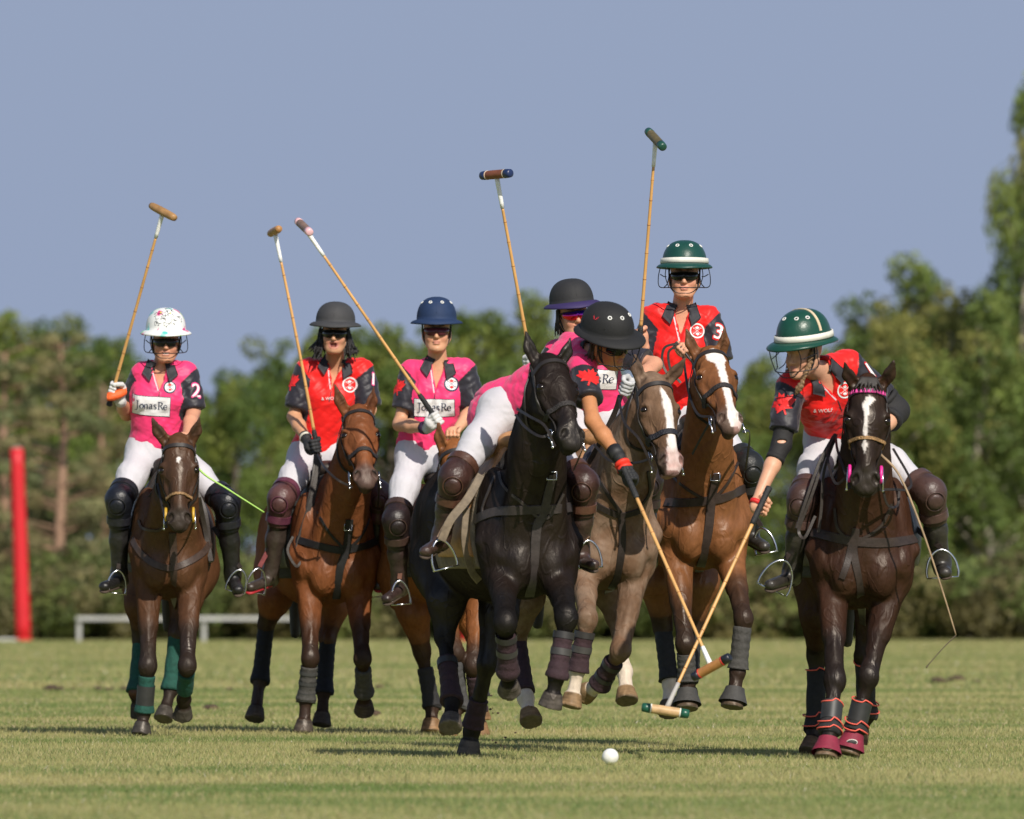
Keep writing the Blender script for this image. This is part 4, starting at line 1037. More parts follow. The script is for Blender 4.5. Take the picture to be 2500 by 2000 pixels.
    for a in 'AB':      # bare hands belong to the body mesh
        hs = R.get('hand'+a)
        if hs and not hs.get('glove'):
            S2 = Sdf(); g = pt(hs['at'], Y); hand_sdf(S2, g, np.array(hs['axis'], float), arms[a][2], hs.get('side', 1), hs.get('r', .015), 0)
            v, f_ = S2.mesh(.0032); c_ = np.tile(skin*1.05, (len(v), 1))*(1+.08*nz(v, 60, 5))[:, None]
            VV.append(v); FF.append(f_+base); CC.append(c_); base += len(v)
    org = pel.copy(); org[2] = pel[2]-.1
    body = mesh_obj('person', np.concatenate(VV), np.concatenate(FF), mat('skin', attr=True, rough=.48, spec=.4, noise=.05, nscale=60, bump=.12, bscale=90), origin=org, col=np.concatenate(CC))
    tag(body, R['label'], 'person', 'polo riders in team shirts')
    # jersey
    J = Sdf(); torso(J, .011, R.get('loose', .020)); tor_n = 4; A_caps = {}; jc = np.array(R['jersey'])
    if R.get('tail'): J.ell(q(*R['tail'][0]), R['tail'][1], tf, .07)
    slv = {}
    for a in 'AB':
        sh, el, wr = arms[a]; d = nrm(el-sh); ln = min(R.get('slv', .24), float(np.linalg.norm(el-sh))*.93); e = sh+d*ln; slv[a] = (sh, e, d)
        A = Sdf(); A.cap(sh-d*.01, e+d*.08, .068, .073, .03); fn0 = A.it[0][0]; A_caps[a] = (fn0,)
        J.add(lambda X, Y_, Z, fn0=fn0, e=e, d=d: np.maximum(fn0(X, Y_, Z), (X-e[0])*d[0]+(Y_-e[1])*d[1]+(Z-e[2])*d[2]), np.minimum(sh, e)-.085, np.maximum(sh, e)+.085, .035)
    hem = R.get('hem', -.06); J.clip(q(0, 0, hem), -up)
    vd = R.get('vdepth', .12); cv = nk+up*.01
    def vee(X, Y_, Z):
        x, y, z = X-cv[0], Y_-cv[1], Z-cv[2]; s_ = x*side[0]+y*side[1]+z*side[2]; f__ = x*fr[0]+y*fr[1]+z*fr[2]; u_ = x*up[0]+y*up[1]+z*up[2]
        return -np.minimum(np.minimum((.044*(1+u_/vd)-np.abs(s_))*.9, f__-.01), .06-u_)
    J.it.append((vee, cv-.2, cv+.2, .004, 's', None))
    J.cap(nk-up*.03, nk+up*.12, .060, .066, .01, op='s')
    V, Fq = J.mesh(.006); N = normals(V, Fq)
    V = folds(V, N, .013, 9, R['seed'], (up*.5+side*.7, .35))+N*.002; V = folds(V, normals(V, Fq), .0075, 17, R['seed']+5, (up*.6-side*.6, .35)); V = folds(V, normals(V, Fq), .003, 34, R['seed']+6, (up*.8+side*.3, .4))
    C = np.tile(jc, (len(V), 1)); C *= (1+.04*nz(V, 8, 3))[:, None]
    for a in 'AB':
        sh, e, d = slv[a]; mid = side*(1 if a == 'B' else -1); sd_ = nrm(d*.75+mid*.65)
        X3 = (V[:, 0], V[:, 1], V[:, 2]); dT = np.min([i_[0](*X3) for i_ in J.it[:tor_n]], 0); dA = A_caps[a][0](*X3)
        m_ = (dA < dT+.004) & ((V-sh)@sd_ > .018) & (((V-sh)@d) > -.03) & (wcap(V, sh-d*.02, e+d*.06, .092, .088, .01) > .5)
        C[m_] = (.022, .020, .028)
    org_j = body
    jer = mesh_obj('jersey', V, Fq, mat('jersey_cloth', attr=True, rough=.48, spec=.3, sheen=.15, bump=.25, bscale=22, nrm_dist=.01, noise=.04), body, col=C)
    TJ = bvh(V, Fq); R['_tj'] = TJ
    # collar with two points
    K = Sdf(); kc = nk+up*.012
    K.cap(kc-up*.03, kc+up*.034, .071, .064, .01); K.cap(kc-up*.08, kc+up*.12, .060, .055, .003, op='s'); K.clip(kc+up*.03, up); K.clip(kc-up*.03, -up)
    K.it.append((lambda X, Y_, Z: -np.minimum((.030*(1+((X-cv[0])*up[0]+(Y_-cv[1])*up[1]+(Z-cv[2])*up[2])/.1)-np.abs((X-cv[0])*side[0]+(Y_-cv[1])*side[1]+(Z-cv[2])*side[2])), ((X-cv[0])*fr[0]+(Y_-cv[1])*fr[1]+(Z-cv[2])*fr[2])-.0), cv-.2, cv+.2, .003, 's', None))
    v, f_ = K.mesh(.005); mesh_obj('collar', v, f_, mat('black_cloth', (.020, .019, .026), .7, bump=.2, sheen=.1), jer)
    for s in (-1, 1):
        cs = [np.array(c_) for c_ in ((.024, .038), (.076, .050), (.108, -.022), (.058, -.066))]; n_ = 7; top_, bot_ = [], []
        for i in range(n_):
            for j in range(n_):
                u_, v_ = i/(n_-1), j/(n_-1); c_ = (cs[0]*(1-u_)+cs[1]*u_)*(1-v_)+(cs[3]*(1-u_)+cs[2]*u_)*v_
                P0 = kc+side*s*c_[0]+up*c_[1]; hit = TJ.ray_cast(Vector(P0+fr*.25), Vector(-fr), .5)
                dep = float((np.array(hit[0])-kc)@fr)+.012 if hit[0] is not None else .06
                base_ = math.sqrt(max(0, .070**2-c_[0]**2*.9))
                dep = max(dep, base_*(1-v_)+dep*v_) if hit[0] is not None and v_ > .3 else base_*(1-v_)+max(dep, base_)*v_
                top_.append(P0+fr*(dep+.004)); bot_.append(P0+fr*dep)
        k_ = n_*n_; fs = [(i*n_+j, (i+1)*n_+j, (i+1)*n_+j+1, i*n_+j+1) for i in range(n_-1) for j in range(n_-1)]
        fs += [tuple(x+k_ for x in f__[::-1]) for f__ in fs]
        ed = [(i*n_, (i+1)*n_) for i in range(n_-1)]+[((i+1)*n_+n_-1, i*n_+n_-1) for i in range(n_-1)]+[((n_-1)*n_+j, (n_-1)*n_+j+1) for j in range(n_-1)]+[(j+1, j) for j in range(n_-1)]
        fs += [(a_, b_, b_+k_, a_+k_) for a_, b_ in ed]
        MB().add(top_+bot_, fs).build('collar_point', mat('black_cloth'), jer)
    pk = mat('placket', (.70, .52, .56), .7)
    for s in ((-1, 1) if R.get('plk', True) else ()):
        pts = []
        for t in np.linspace(.15, .96, 7):
            b0 = cv+side*s*(.044*(1-t))-up*(vd*t); hit = TJ.ray_cast(Vector(b0+side*s*.006+fr*.2), Vector(-fr), .4)
            if hit[0] is not None: pts.append(np.array(hit[0])-fr*.002)
        if len(pts) > 3 and s == -1: MB().ribbon(pts, [nrm(fr-side*s*.4)]*len(pts), .009, .003).build('placket', pk, jer)
    for s in (-1,):
        zb = cv-up*(vd+.0); pts = []
        for t in np.linspace(0, .07, 5):
            hit = TJ.ray_cast(Vector(zb-up*t+fr*.2), Vector(-fr), .4)
            if hit[0] is not None: pts.append(np.array(hit[0])+fr*.001)
        if len(pts) > 2: MB().ribbon(pts, [fr]*len(pts), .005, .002).build('zip', mat('black_cloth'), jer)
    # breeches
    Bz = Sdf(); Bz.ell(q(0, -.01, .03), (.157, .117, .12), tf, .06, grow=.006); Bz.ell(q(0, -.0, .20), (.130, .10, .10), tf, .06, grow=.006)
    for a in legs:
        hip, kn, an, to = legs[a]; Bz.cap(hip, hip+(kn-hip)*.5, .098, .084, .06); Bz.cap(hip+(kn-hip)*.5, kn+(an-kn)*.1, .084, .060, .04)
    Bz.cap(hipA, hipB, .10, .10, .06)
    v, f_ = Bz.mesh(.0075); n_ = normals(v, f_); v = folds(v, n_, .0055, 15, R['seed']+9, (side, .4)); v = folds(v, n_, .0025, 34, R['seed']+19, (side, .3))
    mesh_obj('breeches', v, f_, mat('white_breeches', (.55, .535, .57), .75, noise=.04, nscale=8, bump=.2, bscale=30, sheen=.1), body)
    if R.get('belt'):
        MB().tube([q(math.sin(t)*.152, math.cos(t)*.118, .145) for t in np.linspace(0, 2*math.pi, 25)[:-1]], .012, 6, closed=True).build('belt', mat('black_cloth'), body)
    gc = R.get('guard', (.012, .012, .014)); gm = mat('guard_%s' % R['name'], gc, .42, noise=.3, nscale=14, bump=.5, bscale=40, spec=.45)
    gm2 = mat('guardband_%s' % R['name'], R.get('gband', tuple(np.array(gc)*1.6)), .36, noise=.3, nscale=20, bump=.3, bscale=40)
    bm = mat('boot_%s' % R['name'], R.get('boot', (.012, .011, .011)), .42, noise=.3, nscale=20, bump=.5, bscale=24, nrm_dist=.015, spec=.6)
    for a in legs:
        hip, kn, an, to = legs[a]; s = -1 if a == 'A' else 1
        sh = nrm(an-kn); thd = nrm(hip-kn); fd = nrm(to-an)
        b = Sdf(); b.cap(kn+sh*.06, kn+(an-kn)*.55, .062, .056, .03); b.cap(kn+(an-kn)*.55, an, .056, .046, .03); b.cap(an, an+sh*.035-fd*.02, .046, .040, .03)
        b.cap(an+sh*.045, to, .040, .034, .03, flat=(V3(0, 0, 1), .85)); b.ell(an+sh*.06-fd*.035, (.036, .04, .035), None, .03)
        v, f_ = b.mesh(.006); n_ = normals(v, f_); v = folds(v, n_, .002, 40, R['seed']+a.count('A'))
        bo = mesh_obj('boot', v, f_, bm, body)
        so_ = Sdf(); so_.cap(an+sh*.075-fd*.03, to+sh*.028-fd*.0, .034, .031, .02, flat=(nrm(np.cross(fd, np.cross(sh, fd))), .38)); v, f_ = so_.mesh(.006)
        mesh_obj('sole', v, f_, mat('sole', (.06, .04, .028), .8, noise=.2) if not R.get('solec') else mat('sole_%s' % R['name'], R['solec'], .6), bo)
        # knee guard
        kf = nrm(nrm(thd+sh)*-1*.0+V3(R.get('kx', .15)*s, -1, .12)); kf = nrm(kf-sh*float(kf@sh))
        g = Sdf(); g.cap(kn+thd*.085+kf*.008, kn+kf*.020, .078, .078, .04); g.cap(kn+kf*.020, kn+sh*.15+kf*.012, .079, .066, .03); g.ell(kn+kf*.030+sh*.02, (.066, .055, .075), (nrm(np.cross(kf, sh)), kf, sh), .012)
        g.cap(kn+thd*.22, kn+thd*.10, .063, .060, .01, op='s'); g.clip(kn+thd*.115, thd); g.clip(kn+sh*.175, sh)
        v, f_ = g.mesh(.006); v = folds(v, normals(v, f_), .004, 16, R['seed']+31); go = mesh_obj('knee_guard', v, f_, gm, body)
        tg = bvh(v, f_)
        ks = nrm(np.cross(kf, sh))
        for (cc, rr, th) in ((kn+kf*.2+sh*.02, .043, .016), ):
            hit = tg.ray_cast(Vector(cc), Vector(-kf), .4)
            if hit[0] is not None:
                c0 = np.array(hit[0]); A = Sdf(); A.ell(c0+kf*.001, (rr, rr, th), (ks, sh, kf), .01); v, f_ = A.mesh(.005); mesh_obj('knee_pad', v, f_, gm, go)
                MB().tube([c0+kf*-.002+(ks*math.cos(t)+sh*math.sin(t))*(rr+.008) for t in np.linspace(0, 2*math.pi, 25)[:-1]], .0035, 5, closed=True).build('pad_ring', gm2, go)
        for (cc, rr, ww, dd) in ((kn+thd*.085+kf*.010, .084, .045, thd), (kn+sh*.125+kf*.014, .073, .045, sh)):
            pts = []; ns = []
            e1 = nrm(np.cross(dd, kf)); e2 = np.cross(e1, dd)
            for t in np.linspace(0, 2*math.pi, 25)[:-1]:
                dr = e1*math.cos(t)+e2*math.sin(t); hit = tg.ray_cast(Vector(cc+dr*.3), Vector(-dr), .3)
                if hit[0] is not None: pts.append(np.array(hit[0])+dr*.001); ns.append(dr)
            if len(pts) > 10: MB().ribbon(pts, ns, ww, .006, closed=True).build('guard_band', gm2, go)
    for a in 'AB':
        hs = R.get('hand'+a)
        if hs and hs.get('glove'):
            S2 = Sdf(); g = pt(hs['at'], Y); wr = arms[a][2]; el = arms[a][1]
            hand_sdf(S2, g, np.array(hs['axis'], float), wr, hs.get('side', 1), hs.get('r', .016), .0028); S2.cap(wr, wr+nrm(el-wr)*.035, .031, .034, .01)
            v, f_ = S2.mesh(.0036); gl = mesh_obj('glove', v, f_, mat('glove_%s' % R['name'], hs['glove'], .7, noise=.2, bump=.4, bscale=70), body)
            if hs.get('cuff'):
                e = nrm(el-wr); MB().tube([wr+e*.01, wr+e*(.01+hs.get('cuffl', .035))], [.038, .040], 18).build('cuff', mat('cuff_%s' % R['name'], hs['cuff'], .6, noise=.15), gl)
            if hs.get('wrap'):
                ax = nrm(hs['axis']); cc = (g*.62+wr*.38); e = nrm(wr-g); 
                w2 = Sdf(); w2.ell(cc+V3(0, -.012, 0), (.047, .042, .036), (ax, nrm(np.cross(ax, e)), e), .01); v, f_ = w2.mesh(.006); mesh_obj('hand_wrap', v, f_, mat('wrapo_%s' % R['name'], hs['wrap'], .6, bump=.5, bscale=60), gl)
            for ws in hs.get('straps', []):
                c0 = wr+(g-wr)*ws; e = nrm(g-wr); MB().tube([c0-e*.008, c0+e*.008], [.041, .041], 18).build('wrist_strap', mat('wstr_%s' % R['name'], hs['strapc'], .6), gl)
    if R.get('hair'):
        hc, strands = R['hair']; A = Sdf(); rh = np.random.default_rng(R['seed'])
        for st in strands:
            if R.get('braid') and len(st) > 4:
                pb = crv([HP(*x[:3]) for x in st], 5); wb = np.interp(np.linspace(0, 1, len(pb)), np.linspace(0, 1, len(st)), [x[3] for x in st])
                for i in range(0, len(pb)-1):
                    A.cap(pb[i]+hr*wb[i]*.5*(1 if i % 2 else -1), pb[i+1]-hr*wb[i]*.2*(1 if i % 2 else -1), wb[i]*.72, wb[i+1]*.6, .003)
                continue
            pts = crv([HP(*x[:3]) for x in st], 5); rs = np.interp(np.linspace(0, 1, len(pts)), np.linspace(0, 1, len(st)), [x[3] for x in st])
            for g_ in range(40):
                o1 = rh.normal(size=3)*rs.max()*.55; o2 = rh.normal(size=3)*rs.max()*.9; L_ = max(3, int(len(pts)*rh.uniform(.75, 1)))
                for i in range(L_-1):
                    t0, t1 = i/len(pts), (i+1)/len(pts); A.cap(pts[i]+o1+(o2-o1)*t0, pts[i+1]+o1+(o2-o1)*t1, rs[i]*.13+.0018, rs[i+1]*.10+.001, .003)
        v, f_ = A.mesh(.0042); mesh_obj('hair', v, f_, mat('hair_%s' % R['name'], hc, .5, noise=.45, nscale=50, stretch=(5, 5, 1), bump=.6, bscale=80), body)
    R['_hm'] = mat('helm_%s' % R['name'], R['helm'], R.get('hrough', .75), noise=.07, nscale=30, bump=.12, bscale=90, spec=.4) if not R.get('paint') else paint_mat()
    if R.get('brimc'): R['_bm'] = mat('brim_%s' % R['name'], R['brimc'], .7)
    helmet(R, hd, hfr, body)
    ln = R.get('lens')
    if ln is not None: glasses(hd+hf_*.004, hfr, mirror_lens() if ln == 'mirror' else mat('lens_%s' % R['name'], ln, .16, spec=.35), body)
    # prints
    red, white, navy, pink = mat('print_red', (.75, .02, .02), .6), mat('print_white', (.78, .76, .76), .6), mat('print_navy', (.02, .03, .08), .6), mat('print_pink', (.80, .05, .25), .6)
    lv, lf = leaf2d()
    for d in R.get('prints', []):
        k = d[0]
        if k == 'crest':
            _, px, py, sz, style = d
            o_, i_ = (navy, white) if style == 'pink' else (white, mat('crest_red', tuple(jc), .6))
            v, f_ = disc2d(.0005, 1, 32, 6); decal('crest', TJ, px, py, v, f_, sz, 0, o_, jer, .003)
            v, f_ = disc2d(.0005, .80, 32, 6); decal('crest_field', TJ, px, py, v, f_, sz, 0, i_, jer, .0045)
            fg = red if style == 'pink' else white
            for dy_ in (.34, -.34): decal('maple_leaf', TJ, px, py-dy_*sz*F/Y, lv*.32, lf, sz, 0 if dy_ > 0 else 180, fg, jer, .006)
            for r_ in (38, -38):
                v, f_ = grid2d(1.25, .05, 8, 1); decal('crossed_mallet', TJ, px, py, v, f_, sz, r_, navy if style == 'pink' else white, jer, .0058)
                for s in (-1, 1):
                    a_ = math.radians(r_); 
                    v, f_ = grid2d(.06, .22, 1, 2); decal('mallet_mark', TJ, px+s*.60*sz*math.cos(a_)*F/Y, py-s*.60*sz*math.sin(a_)*F/Y, v, f_, sz, r_, navy if style == 'pink' else white, jer, .0058)
        elif k == 'leaf':
            _, px, py, sz, rot = d; decal('maple_leaf', TJ, px, py, lv, lf, sz, rot, red, jer, .004)
        elif k == 'num':
            _, px, py, sz, rot, ch, oc = d; v, f_ = text_mesh(ch); mn, mx_ = v.min(0), v.max(0); v = v-(mn+mx_)/2; v = v/(mx_[1]-mn[1])
            om = {'pink': pink, 'red': red}[oc]
            for dx, dy_ in ((.05, .05), (-.05, .05), (.05, -.05), (-.05, -.05), (.07, 0), (-.07, 0), (0, .07), (0, -.07)):
                decal('number_edge', TJ, px, py, v*1.08+[dx, dy_], f_, sz, rot, om, jer, .0028)
            for dx in (-.025, 0, .025): decal('number', TJ, px, py, v+[dx, 0], f_, sz, rot, white, jer, .0050+dx*.01)
        elif k == 'panel':
            _, px, py, w_, h_, rot, txt = d
            v, f_ = grid2d(w_, h_, 16, 6, .0); decal('sponsor_edge', TJ, px, py, v*[1.03, 1.06], f_, 1, rot, navy, jer, .003); decal('sponsor_panel', TJ, px, py, v, f_, 1, rot, white, jer, .0050)
            v, f_, ww = serif_text(txt); v = v-[ww/2, .27]; sc_ = w_*.88/ww; decal('sponsor_name', TJ, px, py, v*[1, 1.02], f_, sc_, rot, navy, jer, .0078)
        elif k == 'small':
            _, px, py, w_, txt, rot = d; v, f_ = text_mesh(txt); mn, mx_ = v.min(0), v.max(0); v = (v-(mn+mx_)/2)/(mx_[0]-mn[0]); decal('small_print', TJ, px, py, v, f_, w_, rot, white, jer, .0035)
        elif k == 'bar':
            _, px, py, w_, h_, rot, mm = d; v, f_ = grid2d(w_, h_, 10, 2); decal('trim_band', TJ, px, py, v, f_, 1, rot, {'white': white, 'navy': navy}[mm], jer, .004)
    R['_body'] = body; return body
def paint_mat():
    m = bpy.data.materials.new('painted_helmet'); m.use_nodes = True; nt = m.node_tree; b = nt.nodes['Principled BSDF']; b.inputs['Roughness'].default_value = .5
    tcn = nt.nodes.new('ShaderNodeTexCoord'); cur = None
    rgb = nt.nodes.new('ShaderNodeRGB'); rgb.outputs[0].default_value = (.78, .79, .77, 1); cur = rgb.outputs[0]
    for i, (c, sc_, th) in enumerate((((.10, .55, .50), 9, .60), ((.65, .05, .22), 11, .635), ((.35, .75, .25), 8, .64))):
        mp = nt.nodes.new('ShaderNodeMapping'); mp.inputs['Location'].default_value = (i*3.7+1, i*5.1, i*2.3); nt.links.new(tcn.outputs['Object'], mp.inputs[0])
        n = nt.nodes.new('ShaderNodeTexNoise'); n.inputs['Scale'].default_value = sc_; n.inputs['Detail'].default_value = 3; nt.links.new(mp.outputs[0], n.inputs[0])
        mr_ = nt.nodes.new('ShaderNodeMapRange'); mr_.inputs[1].default_value = th-.02; mr_.inputs[2].default_value = th+.04; nt.links.new(n.outputs['Fac'], mr_.inputs[0])
        x = nt.nodes.new('ShaderNodeMix'); x.data_type = 'RGBA'; x.inputs[7].default_value = (*c, 1); nt.links.new(mr_.outputs[0], x.inputs[0]); nt.links.new(cur, x.inputs[6]); cur = x.outputs[2]
    nt.links.new(cur, b.inputs['Base Color']); return m
def mirror_lens():
    if 'mirror_lens' in MATS: return MATS['mirror_lens']
    m = mat('mirror_lens', (.5, .05, .1), .12, metal=.7); nt = m.node_tree; b = nt.nodes['Principled BSDF']
    tcn = nt.nodes.new('ShaderNodeTexCoord'); sp = nt.nodes.new('ShaderNodeSeparateXYZ'); nt.links.new(tcn.outputs['Generated'], sp.inputs[0])
    r = nt.nodes.new('ShaderNodeValToRGB'); r.color_ramp.elements[0].position = .35; r.color_ramp.elements[0].color = (.85, .02, .03, 1); r.color_ramp.elements[1].position = .75; r.color_ramp.elements[1].color = (.08, .04, .7, 1)
    nt.links.new(sp.outputs['Z'], r.inputs[0]); nt.links.new(r.outputs[0], b.inputs['Base Color']); return m
# ---------------------------------------------------------------- mallets and whips
def build_mallet(M):
    Y = M['Y']; a = pt(M['top'], Y); b = pt(M['grip'], Y); d = nrm(b-a); L = float(np.linalg.norm(b-a)); gl = M.get('gl', .20)
    e = bpy.data.objects.new('polo_mallet', None); scene.collection.objects.link(e); e.location = b; e['_o'] = [float(x) for x in b]
    tag(e, M['label'], 'polo mallet', 'polo mallets')
    cane = mat('bamboo_cane', (.66, .36, .125), .42, noise=.18, nscale=9, spec=.5, stretch=(1, 1, .3))
    wl = M.get('white', .15); ts = np.linspace(wl, L-gl, 60); side = nrm(np.cross(d, V3(0, 1, 0))); bow = M.get('bow', .0)
    pos = lambda t: a+d*t+side*bow*math.sin(math.pi*t/L)
    nodes = np.arange(wl+.07, L-gl, .135); nodes = nodes+.02*np.sin(nodes*37+L*9); mb = MB()
    mb.tube([pos(t) for t in ts], [.0078+.0025*t/L+.0016*max(0, 1-np.min(np.abs(nodes-t))/.010) for t in ts], 9).build('cane', cane, e)
    mb = MB()
    for t in nodes: mb.tube([pos(t-.002), pos(t+.002)], .0092+.0026*t/L, 9)
    mb.build('cane_joint', mat('cane_joint', (.36, .16, .055), .6), e)
    MB().tube([pos(t) for t in np.linspace(-.0, wl, 6)], [.014, .0135, .0125, .0120, .0115, .011], 10).build('cane_binding', mat('mbind_%s' % M['name'], M.get('wc', (.88, .88, .87)), .6, bump=.3, bscale=120), e)
    g = [pos(t) for t in np.linspace(L-gl, L, 14)]
    MB().tube(g, [.0125]+[.0150+.0012*(i % 2) for i in range(11)]+[.0185, .0175], 12).build('grip', mat('mgrip_%s' % M['name'], M.get('gc', (.018, .018, .019)), .7, noise=.2, bump=.6, bscale=100), e)
    ax = nrm(M['axis']); ax = nrm(ax); hc = a-d*.018+ax*M.get('shift', 0); hl = .118; c1, c2, c3 = M['hc']   # wood, band, end
    wood = mat('mhead_%s' % M['name'], c1, .45, noise=.22, nscale=25, spec=.4); sl = M.get('slant', .0)
    ts = np.linspace(-hl, hl, 15); rr = [.0245*(1-.16*abs(t/hl)**3) for t in ts]; rr[0] *= .9; rr[-1] *= .9
    h = MB().tube([hc+ax*t for t in ts], rr, 18)
    V = np.concatenate(h.v)
    if M.get('bevel'):      # one end cut at a slant
        q = (V-hc)@ax; z = (V-hc)@d; k = q < -hl*.55; sq = np.clip((-q-hl*.55)/(hl*.45), 0, 1)*k; V = V-np.outer((z+.024)*.0, d)-np.outer(sq*(z-.012), d)*.9*M['bevel']
    h.v = [V]; ho = h.build('mallet_head', wood, e)
    if c2 is not None:
        for s in (-1, 1): MB().tube([hc+ax*s*hl*.60, hc+ax*s*hl*.66], [.0252, .0250], 18).build('band', mat('mband_%s' % M['name'], c2, .5), ho)
    if c3 is not None:
        for s in (-1, 1):
            if M.get('bevel') and s < 0: continue
            MB().tube([hc+ax*s*hl*.665, hc+ax*s*hl*.85, hc+ax*s*hl*1.0, hc+ax*s*hl*1.035], [.0249, .0240, .0225, .014], 18).build('end_tip', mat('mtip_%s' % M['name'], c3, .35, spec=.6), ho)
    if M.get('sling'):
        w0 = pos(L-.03); MB().tube(crv([w0, w0+V3(.03, -.03, -.03), w0+V3(.02, -.02, -.09), pos(L-.10)+V3(.0, -.03, 0)], 6), .004, 6).build('wrist_sling', mat('msl_%s' % M['name'], M['sling'], .7), e)
